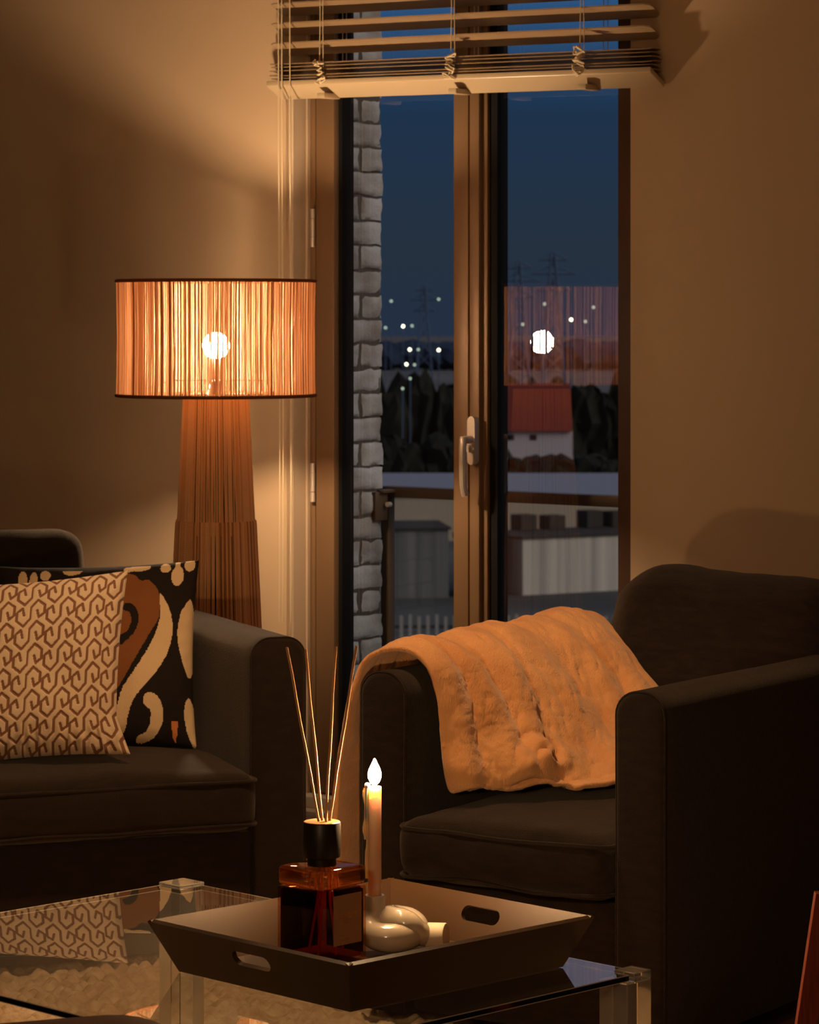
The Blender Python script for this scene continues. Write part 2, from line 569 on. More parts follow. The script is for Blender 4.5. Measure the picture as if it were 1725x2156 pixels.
# ------------------------------------------------------------------ window
win = tag(W.empty('window_1'), 'tall bronze framed balcony window with a hinged left leaf', kind='structure')
xf0 = W.x_at(650, YF)
xf1 = x_r + 0.045
bm = new()
a1 = W.x_at(664, YF)
box(bm, xf0 - 0.004, xf0 + 0.006, YF - 0.012, YF + 0.03, ZS, ZT, 0.002)          # outer lip, its pale colour paints in the light the edge catches
obj('frame_lip', bm, M_reveal, win)
bm = new()
box(bm, xf0 + 0.004, a1, YF, 0.05, ZS, ZT, 0.003)
bx = W.x_at(1301, YF)
box(bm, xf0, xf1, YF, 0.05, ZT - 0.06, ZT, 0.003)
box(bm, xf0, xf1, YF, 0.05, ZS, ZS + 0.05, 0.003)
ma, mb = W.x_at(1018, YF + 0.012), W.x_at(1030, YF + 0.012)
box(bm, ma - 0.02, mb, YF + 0.004, 0.05, ZS, ZT, 0.003)
obj('frame', bm, M_frame, win)
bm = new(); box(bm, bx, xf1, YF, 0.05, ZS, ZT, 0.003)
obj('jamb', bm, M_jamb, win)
# hinged leaf
bm = new()
s0, s1 = W.x_at(666, YF - 0.008), W.x_at(706, YF - 0.004)
l0, l1 = W.x_at(955, YF - 0.010), W.x_at(986, YF - 0.010)
o0, o1 = W.x_at(988.5, YF - 0.012), W.x_at(1009, YF - 0.012)
box(bm, s0, s1, YF - 0.010, 0.04, ZS + 0.03, ZT - 0.03, 0.003)
box(bm, l0, l1, YF - 0.010, 0.04, ZS + 0.03, ZT - 0.03, 0.003)
box(bm, o0, o1, YF - 0.012, 0.03, ZS + 0.03, ZT - 0.03, 0.003)
box(bm, l1 - 0.003, o0 + 0.003, YF + 0.004, 0.03, ZS + 0.03, ZT - 0.03)
box(bm, s1 - 0.002, l0 + 0.002, YF - 0.008, 0.04, ZS + 0.03, ZS + 0.12, 0.003)
box(bm, s1 - 0.002, l0 + 0.002, YF - 0.008, 0.04, ZT - 0.12, ZT - 0.03, 0.003)
obj('sash', bm, M_frame, win)
bm = new()
g1 = W.x_at(726, -0.012)
box(bm, s1 - 0.004, g1, YF + 0.012, 0.03, ZS + 0.1, ZT - 0.1)
g2, g3 = W.x_at(1030, YF + 0.014), W.x_at(1052, -0.010)
box(bm, g2 - 0.002, g3, YF + 0.016, 0.03, ZS + 0.02, ZT - 0.05)
box(bm, W.x_at(1010, YF + 0.01), W.x_at(1017, YF + 0.01), YF + 0.003, 0.03, ZS + 0.04, ZT - 0.05)
obj('gasket', bm, M_gasket, win)
bm = new(); box(bm, s1 - 0.004, l0 + 0.004, -0.004, 0.0, ZS + 0.1, ZT - 0.1)  # added dark panels, block the bright tray seen through the bottle
obj('pane', bm, M_pane, win, smooth=False)
bm = new(); box(bm, g2, bx + 0.006, -0.004, 0.0, ZS + 0.03, ZT - 0.04)
obj('pane', bm, M_pane, win, smooth=False)
# hinges
for py0, py1 in ((440, 520), (975, 1056)):
    hx = W.x_at(659, YF - 0.012)
    za, zb = W.z_at(py1, hx, YF), W.z_at(py0, hx, YF)
    bm = new()
    for f0, f1 in ((0.0, 0.25), (0.262, 0.74), (0.752, 1.0)):
        tube(bm, [(hx, YF - 0.012, za + (zb - za) * f0), (hx, YF - 0.012, za + (zb - za) * f1)], 0.0075, 12)
    tag(obj('hinge', bm, M_steel, win), 'pale steel hinge')
# handle: rounded plate, neck and lever
hx = W.x_at(996, YF - 0.02)
hz0, hz1 = W.z_at(978, hx, YF), W.z_at(876, hx, YF)
hand = None
bm = new()
prof = []
pw = 0.0155
for k in range(24):
    a = 2 * math.pi * k / 24
    zz = (hz1 - pw if math.sin(a) >= 0 else hz0 + pw) + pw * math.sin(a)
    prof.append((hx + pw * math.cos(a), zz))
v0 = [bm.verts.new((x, YF - 0.012, z)) for x, z in prof]
v1 = [bm.verts.new((hx + (x - hx) * 0.86, YF - 0.030, z)) for x, z in prof]
for k in range(24):
    bm.faces.new((v0[k], v0[(k + 1) % 24], v1[(k + 1) % 24], v1[k]))
bm.faces.new(v1)
bm.faces.new(v0[::-1])
bmesh.ops.recalc_face_normals(bm, faces=bm.faces[:])
hand = tag(obj('handle', bm, M_steel, win), 'brushed steel lever handle')
bm = new()
zc = W.z_at(925, hx, YF)
tube(bm, [(hx, YF - 0.025, zc), (hx, YF - 0.060, zc)], 0.011, 14)
zl0, zl1 = W.z_at(1043, hx, YF - 0.06), zc + 0.013
lv = smooth_path([(hx, YF - 0.062, zl1 - 0.006), (hx, YF - 0.068, zl1 - 0.03), (hx, YF - 0.068, (zl0 + zl1) / 2), (hx, YF - 0.066, zl0 + 0.03), (hx, YF - 0.056, zl0)], 6)
tube(bm, lv, [0.012] * 4 + [0.0105] * (len(lv) - 8) + [0.011] * 4, 10)
obj('lever', bm, M_steel, hand)
bm = new()
tube(bm, [(hx, YF - 0.028, W.z_at(944, hx, YF)), (hx, YF - 0.042, W.z_at(944, hx, YF))], 0.010, 14)
obj('lock_barrel', bm, M_steel, hand)

# ------------------------------------------------------------------ white brick pier and balcony rail outside
xb = W.x_at(728, 0.045)
yb1 = W.y_at(806, xb)
pier = W.empty('brick_pier')
bm = new()
ch = 52.3 * 9.05 / F
box(bm, xb - 0.32, xb - 0.006, 0.045, yb1 - 0.006, -0.6, 3.2)
obj('mortar_bed', bm, M_mortar, pier, smooth=False)
bm = new()
nb = int(3.7 / ch)
rb = random.Random(3)
zoff = W.z_at(265, xb, yb1) % ch


def one_brick(y0, y1, z0, z1):
    jx = rb.uniform(-0.002, 0.004)
    b = new()
    box(b, xb - 0.1, xb + jx, y0, y1, z0, z1)
    bmesh.ops.subdivide_edges(b, edges=b.edges[:], cuts=5, use_grid_fill=True)
    hw, hh = (y1 - y0) / 2, (z1 - z0) / 2
    cy, cz = (y0 + y1) / 2, (z0 + z1) / 2
    for v in b.verts:
        ey = max(0, abs(v.co.y - cy) / hw - 0.6) / 0.4
        ez = max(0, abs(v.co.z - cz) / hh - 0.5) / 0.5
        e = max(ey ** 3, ez ** 3)
        nv = mnoise.noise_vector(v.co * 22) * 0.0045 + mnoise.noise_vector(v.co * 60) * 0.002
        v.co += nv
        v.co.x -= 0.007 * e * (1 + 0.8 * mnoise.noise(v.co * 30))
    me = bpy.data.meshes.new('tmp')
    b.to_mesh(me); b.free()
    bm.from_mesh(me)
    bpy.data.meshes.remove(me)


for i in range(nb):
    z0 = -0.5 + zoff + i * ch
    z1 = z0 + ch - 0.007
    jy = yb1 + rb.uniform(-0.003, 0.004)
    if i % 2:
        one_brick(yb1 - 0.096, jy, z0, z1)
        one_brick(0.045, yb1 - 0.108, z0, z1)
    else:
        one_brick(0.045, jy, z0, z1)
obj('brick_courses', bm, M_brick, pier, angle=60)
tag(pier, 'white painted brick pier outside the left window leaf', 'brick pier', kind='structure')

rail = W.empty('balcony_railing')
yr = yb1 + 0.03
xr0 = W.x_at(800, yr)
zr1 = W.z_at(1023, xr0, yr)
zr0 = zr1 - 23 * W.world(xr0, yr)[1] / F
bm = new()
box(bm, xr0, xr0 + 3.2, yr - 0.002, yr + 0.05, zr0, zr1, 0.004)
obj('handrail', bm, M_rail, rail)
bm = new()
xp1 = W.x_at(819, yr)
box(bm, xr0 + 0.002, xp1, yr, yr + 0.03, -0.3, zr0, 0.003)
obj('post', bm, M_rail, rail)
bm = new()
yk = W.y_at(788, xb + 0.006)
zk0, zk1 = W.z_at(1097, xb, yk), W.z_at(1036, xb, yk)
box(bm, xb - 0.004, xb + 0.012, yk, yb1 + 0.01, zk0, zk1, 0.003)
box(bm, xb - 0.004, xr0 + 0.03, yb1 + 0.002, yr + 0.01, zk0, zk1 - 0.004, 0.003)
box(bm, xb, xr0 + 0.06, yk + 0.02, yr + 0.02, zk1 - 0.004, zk1 + 0.006, 0.002)
bracket = obj('bracket', bm, M_rail, rail)
bm = new()
xs_ = xb + 0.026
zs_ = W.z_at(1062, xs_, yb1)
tube(bm, [(xs_, yb1 + 0.004, zs_), (xs_, yb1 - 0.012, zs_)], 0.008, 10)
obj('bolt', bm, M_steel, bracket)
bm = new()
box(bm, xp1 - 0.004, xr0 + 3.1, yr + 0.012, yr + 0.022, -0.2, zr0)
obj('glass_panel', bm, clear_sheet('balustrade_glass', (0.9, 0.92, 0.92, 1), 1.0), rail, smooth=False)
bm = new()
box(bm, xb + 0.01, xr0 + 4.0, 0.06, yr + 0.1, -0.45, -0.22)
obj('slab_edge', bm, mat('slab_concrete', lin(120, 116, 110), 0.9), rail, smooth=False)
tag(rail, 'bronze balcony railing with flat handrail and glass panel outside the window', 'railing')

# ------------------------------------------------------------------ the view far below
GZ = -14.0


def far(px, py, d):
    return ((px - PX0) / F * d, d, HC - (py - PY0) / F * d)


def gy(py):
    return (HC - GZ) * F / (py - PY0)


M_ground = mat('street_ground', lin(96, 92, 88), 0.9, 0.1, var=(lin(70, 68, 66), 0.08, 4))
M_conc = mat('pale_cladding', lin(196, 184, 170), 0.8, 0.2, var=(lin(150, 142, 134), 0.4, 3, (3, 3, 0.05)))
M_beige = mat('beige_cladding', lin(168, 150, 128), 0.85, 0.2)
M_roofd = mat('dark_roof_felt', lin(62, 56, 52), 0.9, 0.1)
M_roofb = mat('grey_flat_roof', lin(112, 112, 120), 0.6, 0.3)  # even grey with a slight blue cast
M_redroof = mat('red_roof_tiles', lin(92, 34, 28), 0.8, 0.2, bump=[(3, 0.4, 'noise')])
M_white = mat('white_render', lin(150, 146, 150), 0.8, 0.2)
M_darkwin = mat('dark_window', (0.01, 0.01, 0.012, 1), 0.2, 0.5)
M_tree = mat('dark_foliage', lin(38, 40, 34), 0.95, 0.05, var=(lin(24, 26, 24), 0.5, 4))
M_haze = mat('hazed_far_trees', lin(42, 54, 72), 0.95, 0.0)  # tree colour pulled towards the sky, haze mixed in
M_pyl = mat('hazed_steel', lin(74, 88, 112), 0.8, 0.1)  # close to the sky tone, distance haze put into the colour
M_lampl = emit('street_light_glow', (1.0, 0.92, 0.62, 1), 9.0)
M_lampd = emit('dim_street_light_glow', (0.75, 0.9, 0.7, 1), 1.4)

bm = new()
box(bm, -700, 700, 20, 2500, GZ - 1, GZ)
tag(obj('street_ground', bm, M_ground, smooth=False), kind='structure')


def block(name, label, cat, px0, px1, ytop, d, depth, ybase=None, yaw=0.0, wall=M_conc, roof=M_roofd):
    xa, xc = (px0 - PX0) / F * d, (px1 - PX0) / F * d
    zt = HC - (ytop - PY0) / F * d
    e = Frame(xa, d, yaw, GZ).empty(name)
    wd = (xc - xa) / max(0.3, math.cos(R(yaw)))
    b = new(); box(b, 0, wd, 0, depth, 0, zt - GZ - 0.12)
    obj('wall', b, wall, e, smooth=False)
    b = new(); box(b, -0.15, wd + 0.15, -0.15, depth + 0.15, zt - GZ - 0.12, zt - GZ)
    obj('roof', b, roof, e, smooth=False)
    tag(e, label, cat)
    return e, wd, zt - GZ


e, wd, ht = block('warehouse', 'pale clad warehouse with a dark flat roof below the balcony handrail', 'warehouse', 1101, 1420, 1130, 172, 5, yaw=30)
for k, (pxv, hv) in enumerate(((1095, 0.9), (1155, 0.8), (1235, 1.0), (1290, 0.9))):
    b = new(); x_ = (pxv - 1101) / F * 210 + 2.6
    box(b, x_, x_ + 1.1, 4, 5.2, ht, ht + hv, 0.05)
    obj('roof_vent', b, M_roofd, e, smooth=False)
e2, wd2, ht2 = block('loading_bay', 'loading bay with shadow painted brown and a dark door left of the pale warehouse', 'loading bay', 960, 1062, 1128, 171, 2.5, wall=mat('shaded_cladding', lin(112, 98, 86), 0.85))  # darker cladding, the shadow on this wall is in the colour
b = new(); box(b, 1.9, 2.6, -0.05, 0.05, 0, 2.4); obj('door', b, M_darkwin, e2, smooth=False)
block('storage_shed', 'grey corrugated shed seen through the left window leaf', 'shed', 700, 945, 1112, 170, 6, yaw=6, wall=mat('grey_cladding', lin(112, 108, 106), 0.8, var=(lin(84, 82, 82), 0.8, 3, (3, 3, 0.05))))
block('office_block', 'beige low block with a blue-grey flat roof beyond the handrail', 'building', -900, 2600, 1042, 214, 30, wall=M_beige, roof=M_roofb)

# red roofed house
hx0, hx1 = far(1046, 0, 300)[0], far(1206, 0, 300)[0]
hw = hx1 - hx0
H = Frame(hx0, 300, 0, GZ).empty('house')
zw, zr = HC - (905 - PY0) / F * 300 - GZ, HC - (806 - PY0) / F * 306 - GZ
b = new(); box(b, 0, hw, 0, 8, 0, zw)
g = [b.verts.new(p) for p in ((hw, 0, zw), (hw, 8, zw), (hw, 4, zr - 0.2), (hw + 0.01, 0, zw))]
b.faces.new(g[:3]); bmesh.ops.delete(b, geom=[g[3]], context='VERTS')
obj('wall', b, M_white, H, smooth=False)
b = new()
pr = [(-0.5, zw - 0.1), (4, zr), (8.5, zw - 0.1)]
f0 = [b.verts.new((-0.3, y, z)) for y, z in pr]
f1 = [b.verts.new((hw - 0.05, y, z)) for y, z in pr]
for k in (0, 1):
    b.faces.new((f0[k], f1[k], f1[k + 1], f0[k + 1]))
b.faces.new((f0[0], f0[2], f1[2], f1[0]))
obj('roof', b, M_redroof, H, smooth=False)
for k in (0, 1):
    b = new(); xx = 1.0 + k * 2.2
    box(b, xx, xx + 0.7, -0.06, 0.02, zw - 1.0, zw - 0.45)
    obj('window', b, M_darkwin, H, smooth=False)
b = new(); box(b, hw, hw + 0.05, 2.6, 5.4, zw - 1.2, zw + 0.6); obj('gable_window', b, M_darkwin, H, smooth=False)
tag(H, 'white house with a red tiled roof beyond the flat roofs', 'house')


def tree_mass(name, label, px0, px1, ytop, d, material, seed, jag=0.3, cat='trees', wide=0.5):
    rr = random.Random(seed)
    b = new()
    x0, x1 = (px0 - PX0) / F * d, (px1 - PX0) / F * d
    zt = HC - (ytop - PY0) / F * d
    n = max(6, int((x1 - x0) / (0.0042 * d)))
    for k in range(n):
        x = x0 + (x1 - x0) * (k + rr.random()) / n
        h = (zt - GZ) * rr.uniform(1 - jag, 1)
        ret = bmesh.ops.create_icosphere(b, subdivisions=2, radius=1.0)
        rad = 0.011 * wide * d * rr.uniform(0.6, 1.3)
        for v in ret['verts']:
            nz = 1 + 0.25 * mnoise.noise(v.co * 2.3 + Vector((k, seed, 0)))
            v.co = Vector((x + v.co.x * rad * nz, d + rr.uniform(-1, 1) + v.co.y * rad * 0.8 * nz, GZ + h / 2 + v.co.z * h / 2 * nz))
    return tag(obj(name, b, material), label, cat, kind='stuff')


tree_mass('trees', 'dark belt of trees behind the red roofed house', -2500, 3000, 774, 330, M_tree, 1, 0.25)
tree_mass('trees', 'dark bushes in front of the house seen through the left leaf', -1500, 1060, 905, 270, M_tree, 2, 0.25)
tree_mass('trees', 'low dark hedge at the foot of the white house', 1040, 2600, 950, 262, M_tree, 3, 0.12)
tree_mass('trees', 'line of far trees on the horizon with haze in their colour', -2500, 3500, 712, 900, M_haze, 4, 0.15, wide=0.6)


def pylon(px, ytop, d, label):
    x, _, zt = far(px, ytop, d)
    b = new()
    h = zt - GZ
    wd = 0.09 * h
    for sx in (-1, 1):
        for sy in (-1, 1):
            tube(b, [(x + sx * wd, d + sy * wd, GZ), (x + sx * wd * 0.15, d + sy * wd * 0.15, zt)], 0.18, 4)
    n = 7
    for k in range(n):
        f0, f1 = k / n, (k + 1) / n
        w0, w1 = wd * (1 - 0.85 * f0), wd * (1 - 0.85 * f1)
        for s in (-1, 1):
            tube(b, [(x - s * w0, d, GZ + h * f0), (x + s * w1, d, GZ + h * f1)], 0.12, 4)
    for f, arm in ((0.74, 0.12), (0.86, 0.16), (0.96, 0.10)):
        tube(b, [(x - h * arm, d, GZ + h * f), (x + h * arm, d, GZ + h * f)], 0.2, 4)
        for s in (-1, 1):
            tube(b, [(x + s * h * arm, d, GZ + h * f), (x, d, GZ + h * (f + 0.06))], 0.14, 4)
    return tag(obj('pylon', b, M_pyl, smooth=False), label, 'pylon', group='power pylons on the horizon')


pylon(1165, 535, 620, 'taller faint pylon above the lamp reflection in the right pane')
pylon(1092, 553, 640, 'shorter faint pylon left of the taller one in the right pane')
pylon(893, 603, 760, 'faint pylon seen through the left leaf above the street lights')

for k, (lx, ly, br, d, where) in enumerate([
    (849, 687, 1, 420, 'bright white street light beside the brick pier, brightest of the upper pair'),
    (863, 736, 1, 380, 'bright street light left of the two on one level below the horizon'),
    (924, 737, 1, 380, 'bright street light near the window post, right of the two on one level'),
    (856, 767, 1, 350, 'bright street light lowest of the bright ones beside the brick pier'),
    (1203, 673, 1, 420, 'bright white street light seen through the right pane beside the reflected bulb'),
    (824, 634, 0, 520, 'dim ringed light high beside the brick pier'),
    (924, 630, 0, 520, 'dim ringed light high beside the window post'),
    (868, 686, 0, 430, 'dim light just right of the brightest upper street light'),
    (812, 690, 0, 430, 'dim light touching the brick edge'),
    (881, 736, 0, 390, 'dim light between the two level street lights'),
    (873, 768, 0, 360, 'dim light right of the lowest bright street light'),
    (864, 797, 0, 306, 'dim warm light low in the dark trees'),
    (848, 818, 0, 300, 'dim greenish light lowest in the dark trees'),
    (1147, 640, 0, 520, 'dim ringed light above the reflected bulb'),
    (1250, 647, 0, 520, 'dim ringed light at the right of the right pane'),
    (1233, 677, 0, 430, 'dim light right of the bright one in the right pane'),
    (1101, 683, 0, 430, 'dim light left of the reflected bulb'),
]):
    x, y, z = far(lx, ly, d)
    root = bpy.data.objects.new('street_light', None)
    COL.objects.link(root)
    root.location = (x, y, GZ)
    hgt = z - GZ
    b = new()
    bmesh.ops.create_uvsphere(b, u_segments=12, v_segments=8, radius=(0.00042 if br else 0.00036) * d)
    bmesh.ops.translate(b, verts=b.verts[:], vec=(0, 0, hgt))
    obj('lantern', b, M_lampl if br else M_lampd, root)
    b = new(); tube(b, [(0, 0.3, 0), (0, 0.3, hgt)], 0.07, 6)
    obj('pole', b, M_pyl, root)
    tag(root, where, 'street light', group='street lights in the dusk')

fd = 125.0
fe = Frame((-300 - PX0) / F * fd, fd, 0.0, GZ).empty('picket_fence')
fzt = HC - (1292 - PY0) / F * fd - GZ
b = new()
for k in range(100):
    box(b, k * 0.36, k * 0.36 + 0.13, 0, 0.05, 0, fzt - 0.12 + 0.12 * ((k * 7) % 3) / 3)
obj('pickets', b, mat('weathered_pickets', lin(150, 142, 136), 0.9), fe, smooth=False)
b = new()
for zz in (0.6, fzt - 0.6):
    box(b, 0, 100 * 0.36, 0.05, 0.11, zz, zz + 0.12)
obj('rails', b, M_roofd, fe, smooth=False)
tag(fe, 'pale picket fence low in the window just above the fur throw', 'fence')

# ------------------------------------------------------------------ venetian blind
BL = W.empty('venetian_blind')
ybk = YW - 0.012                      # back of the slats
yfr = ybk - 0.062
xb0 = W.x_at(562, yfr)
xb1 = W.x_at(1372, yfr - 0.0) - 0.0
zrail = W.z_at(198, xb0, yfr)
zrail_r = W.z_at(170, xb1, yfr)
tilt = (zrail_r - zrail) / (xb1 - xb0)


def slat(z, thick, mi_seed, arch=0.004, inset=0.012, tip=0.0):
    b = new()
    nx, ny = 2, 8
    x0, x1 = xb0 + inset, xb1 - inset
    grid = {}
    rc = 0.018
    for s in (0, 1):
        for j in range(ny + 1):
            v = j / ny
            yy = yfr + (ybk - yfr) * v
            cut = 0.0
            if v < 0.25:
                cut = rc * (1 - math.sin(math.acos(1 - v / 0.25) if v < 0.25 else math.pi / 2))
            if v > 0.75:
                cut = rc * (1 - math.sin(math.acos(1 - (1 - v) / 0.25)))
            zz = z + arch * (1 - (2 * v - 1) ** 2) - tip * (v - 0.5)
            for i, xx in enumerate((x0 + cut, (x0 + x1) / 2, x1 - cut)):
                grid[s, i, j] = b.verts.new((xx, yy, zz + tilt * (xx - xb0) - s * thick))
    for j in range(ny):
        for i in range(2):
            b.faces.new((grid[0, i, j], grid[0, i + 1, j], grid[0, i + 1, j + 1], grid[0, i, j + 1]))
            b.faces.new((grid[1, i, j + 1], grid[1, i + 1, j + 1], grid[1, i + 1, j], grid[1, i, j]))
        for i, fl in ((0, 0), (2, 1)):
            q = [grid[0, i, j], grid[0, i, j + 1], grid[1, i, j + 1], grid[1, i, j]]
            b.faces.new(q[::-1] if fl else q)
    for j in (0, ny):
        for i in range(2):
            q = [grid[0, i + 1, j], grid[0, i, j], grid[1, i, j], grid[1, i + 1, j]]
            b.faces.new(q if j == 0 else q[::-1])
    bmesh.ops.recalc_face_normals(b, faces=b.faces[:])
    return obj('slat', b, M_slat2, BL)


bm = new()
box(bm, xb0, xb1, yfr - 0.004, ybk + 0.004, -0.008, 0.008, 0.0035, 3)
for v in bm.verts:
    v.co.z += zrail + 0.012 + tilt * (v.co.x - xb0) - 0.52 * (v.co.y - (yfr + ybk) / 2)
obj('bottom_rail', bm, M_slat, BL)
zst = zrail + 0.030
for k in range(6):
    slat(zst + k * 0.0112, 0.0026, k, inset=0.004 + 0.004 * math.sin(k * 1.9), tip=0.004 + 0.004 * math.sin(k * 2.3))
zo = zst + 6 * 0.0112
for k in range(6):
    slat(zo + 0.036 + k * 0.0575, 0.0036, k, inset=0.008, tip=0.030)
for pxc, nm in ((678, 0), (955, 1), (1227, 2)):
    xc = W.x_at(pxc, yfr)
    zz0 = zrail + tilt * (xc - xb0) + 0.02
    b = new()
    for dx in (-0.006, 0.008):
        tube(b, [(xc + dx, yfr - 0.004, zz0 + 0.05), (xc + dx * 0.7, yfr - 0.003, zz0 + 0.2), (xc + dx, yfr - 0.003, zz0 + 0.42)], 0.0013, 6)
        tube(b, [(xc + 0.03 + dx, ybk + 0.003, zz0 - 0.03), (xc + 0.03 + dx, ybk + 0.003, zz0 + 0.42)], 0.0013, 6)
    rk = random.Random(10 + nm)
    pts = [(xc + rk.uniform(-0.019, 0.019), yfr - 0.007 - rk.uniform(0, 0.016), zz0 + 0.072 * (i / 34) + rk.uniform(-0.010, 0.010)) for i in range(36)]
    tube(b, smooth_path(pts, 5), 0.0023, 6)
    obj('ladder_cord', b, M_cord, BL)
    b = new()
    ym = (yfr + ybk) / 2
    box(b, xc - 0.014, xc + 0.014, yfr - 0.006, ybk + 0.004, zz0 - 0.037, zz0 - 0.022, 0.002)
    obj('cord_clip', b, M_slat, BL)
for pxc in (586, 593, 610):
    xc = W.x_at(pxc, yfr - 0.012)
    b = new()
    tube(b, smooth_path([(xc, yfr - 0.012, 2.54), (xc + 0.002, yfr - 0.012, 1.9), (xc + 0.004, yfr - 0.010, 1.2), (xc + 0.003, yfr - 0.01, 0.62)], 8), 0.0018, 6)
    obj('pull_cord', b, M_cord, BL)
b = new()
box(b, xb0, xb1, yfr - 0.005, YW - 0.0005, 2.54, 2.60, 0.003)
obj('headrail', b, M_slat, BL)
tag(BL, 'cream wooden venetian blind pulled up at the top of the window', 'blind')

# ------------------------------------------------------------------ floor lamp
LF = Frame(LX, LY, 0)
LA = LF.empty('floor_lamp')
zt, zb = HC + 76.0 * LY / F, HC - 164.0 * LY / F
RS = 211.0 * LY / F
rl = random.Random(5)
bm = new()
N = 390
ang = 0.0
clus = 0.0
for k in range(N):
    clus = mnoise.noise(Vector((k * 0.11, 3.3, 0)))
    a = 2 * math.pi * (k + rl.uniform(-0.32, 0.32)) / N
    rr = 0.0020 * (1 + 0.3 * clus) * rl.uniform(0.8, 1.2)
    mi = 2 if rl.random() < 0.08 else (1 if rl.random() < 0.45 - 0.4 * clus else 0)
    da = rl.uniform(-0.004, 0.004)
    pts = []
    for j in range(7):
        f = j / 6
        aa = a + da * f + rl.uniform(-0.0009, 0.0009)
        r_ = RS - 0.004 - 0.002 * math.sin(math.pi * f)
        pts.append((r_ * math.cos(aa), r_ * math.sin(aa), zb + 0.004 + (zt - zb - 0.008) * f))
    tube(bm, pts, [rr * rl.uniform(0.85, 1.15) for _ in pts], 6, caps=False, mi=mi)
shade = tag(obj('lamp_shade', bm, M_string, LA, angle=80), 'glowing drum shade of vertical jute strings')
for z_, nm in ((zt, 'top_rim'), (zb, 'bottom_rim')):
    b = new()
    tube(b, [(RS * math.cos(2 * math.pi * k / 72) - 0.002 * math.cos(2 * math.pi * k / 72), RS * math.sin(2 * math.pi * k / 72), z_) for k in range(72)], 0.0046, 8, closed=True)
    obj(nm, b, M_rim, shade)
b = new()
zs = zb + 0.028
for k in range(3):
    a = 2 * math.pi * k / 3 + 0.5
    tube(b, [(0.03 * math.cos(a), 0.03 * math.sin(a), zs + 0.012), (RS * 0.55 * math.cos(a), RS * 0.55 * math.sin(a), zs + 0.01), ((RS - 0.008) * math.cos(a), (RS - 0.008) * math.sin(a), zb + 0.006)], 0.0022, 6)
tube(b, [(0.03 * math.cos(2 * math.pi * k / 24), 0.03 * math.sin(2 * math.pi * k / 24), zs + 0.012) for k in range(24)], 0.0025, 6, closed=True)
obj('spider_frame', b, M_metal, LA)
ZB = HC - 60.0 * LY / F
b = new()
bmesh.ops.create_uvsphere(b, u_segments=32, v_segments=20, radius=0.036)
bmesh.ops.translate(b, verts=b.verts[:], vec=(0, 0, ZB))
tag(obj('bulb', b, M_bulb, LA), 'lit globe bulb')
b = new()
lathe(b, [(0.012, zb - 0.03), (0.012, zs), (0.02, zs + 0.004), (0.02, ZB - 0.045), (0.016, ZB - 0.034)], 20)
obj('lamp_socket', b, mat('socket_brown', lin(96, 64, 42), 0.5), LA)
# roped column: two tiers of vertical jute ropes round a tapering core
zc1 = zb + 0.004
rt, rbm = 67.5 * LY / F, 0.148


def rad_at(z):
    return rbm + (rt - rbm) * z / zc1


b = new()
lathe(b, [(rad_at(0) - 0.006, 0.0), (rad_at(zc1) - 0.006, zc1 - 0.002)], 48)
core = obj('column_core', b, M_core, LA)
zj = HC - 432.0 * LY / F
for nm, z0, z1, add, n in (('rope_wrap', zj - 0.03, zc1, 0.0, 118), ('rope_skirt', 0.003, zj, 0.004, 122)):
    b = new()
    for k in range(n):
        a = 2 * math.pi * (k + rl.uniform(-0.25, 0.25)) / n
        mi = rl.choice([0, 0, 1, 1, 2]) if nm == 'rope_skirt' else rl.choice([0, 0, 0, 1, 1])
        pts = []
        for j in range(6):
            f = j / 5
            z_ = z0 + (z1 - z0) * f
            r_ = rad_at(z_) + add
            aa = a + rl.uniform(-0.006, 0.006) + (0.02 * (0.5 - f))
            pts.append((r_ * math.cos(aa), r_ * math.sin(aa), z_))
        if nm == 'rope_skirt':
            pts.append((pts[-1][0] * 0.985, pts[-1][1] * 0.985, z1 + 0.006))
        rr0 = 2 * math.pi * rad_at((z0 + z1) / 2) / n / 2
        tube(b, pts, [rr0 * rl.uniform(0.9, 1.15) for _ in pts], 6, caps=False, mi=mi)
    obj(nm, b, M_rope, LA, angle=80)
tag(LA, 'tall floor lamp with jute rope column and glowing string drum shade', 'floor lamp')

# ------------------------------------------------------------------ sofa
SF = Frame((646 - PX0) / F * 7.25, 7.25, 22.0, 0.033)
SO = SF.empty('sofa')


def add_part(name, bm, m, parent, off=(0, 0, 0), rot=None, label=None, angle=50):
    o = obj(name, bm, m, parent, angle=angle)
    o.location = off
    if rot:
        o.rotation_euler = rot
    if label:
        o['label'] = label
    return o


def outline_tube(w, d, z, r, rad=0.004, inset=0.0, n=6, wob=0.0):
    pts = []
    hx_, hy_ = w / 2 - inset, d / 2 - inset
    for cx, cy, a0 in ((hx_ - r, hy_ - r, 0), (-hx_ + r, hy_ - r, 90), (-hx_ + r, -hy_ + r, 180), (hx_ - r, -hy_ + r, 270)):
        for k in range(n + 1):
            a = R(a0 + 90 * k / n)
            pts.append((cx + r * math.cos(a), cy + r * math.sin(a), z))
    dense = []
    m = len(pts)
    for i in range(m):
        p, q = Vector(pts[i]), Vector(pts[(i + 1) % m])
        st = max(1, int((q - p).length / 0.04))
        for k in range(st):
            v = p.lerp(q, k / st)
            if wob:
                v.z += wob * mnoise.noise(v * 6)
            dense.append(v)
    b = new()
    tube(b, dense, rad, 6, closed=True)
    return b


AW = 0.14
SL = 2.0
AH = 0.752 - 0.033


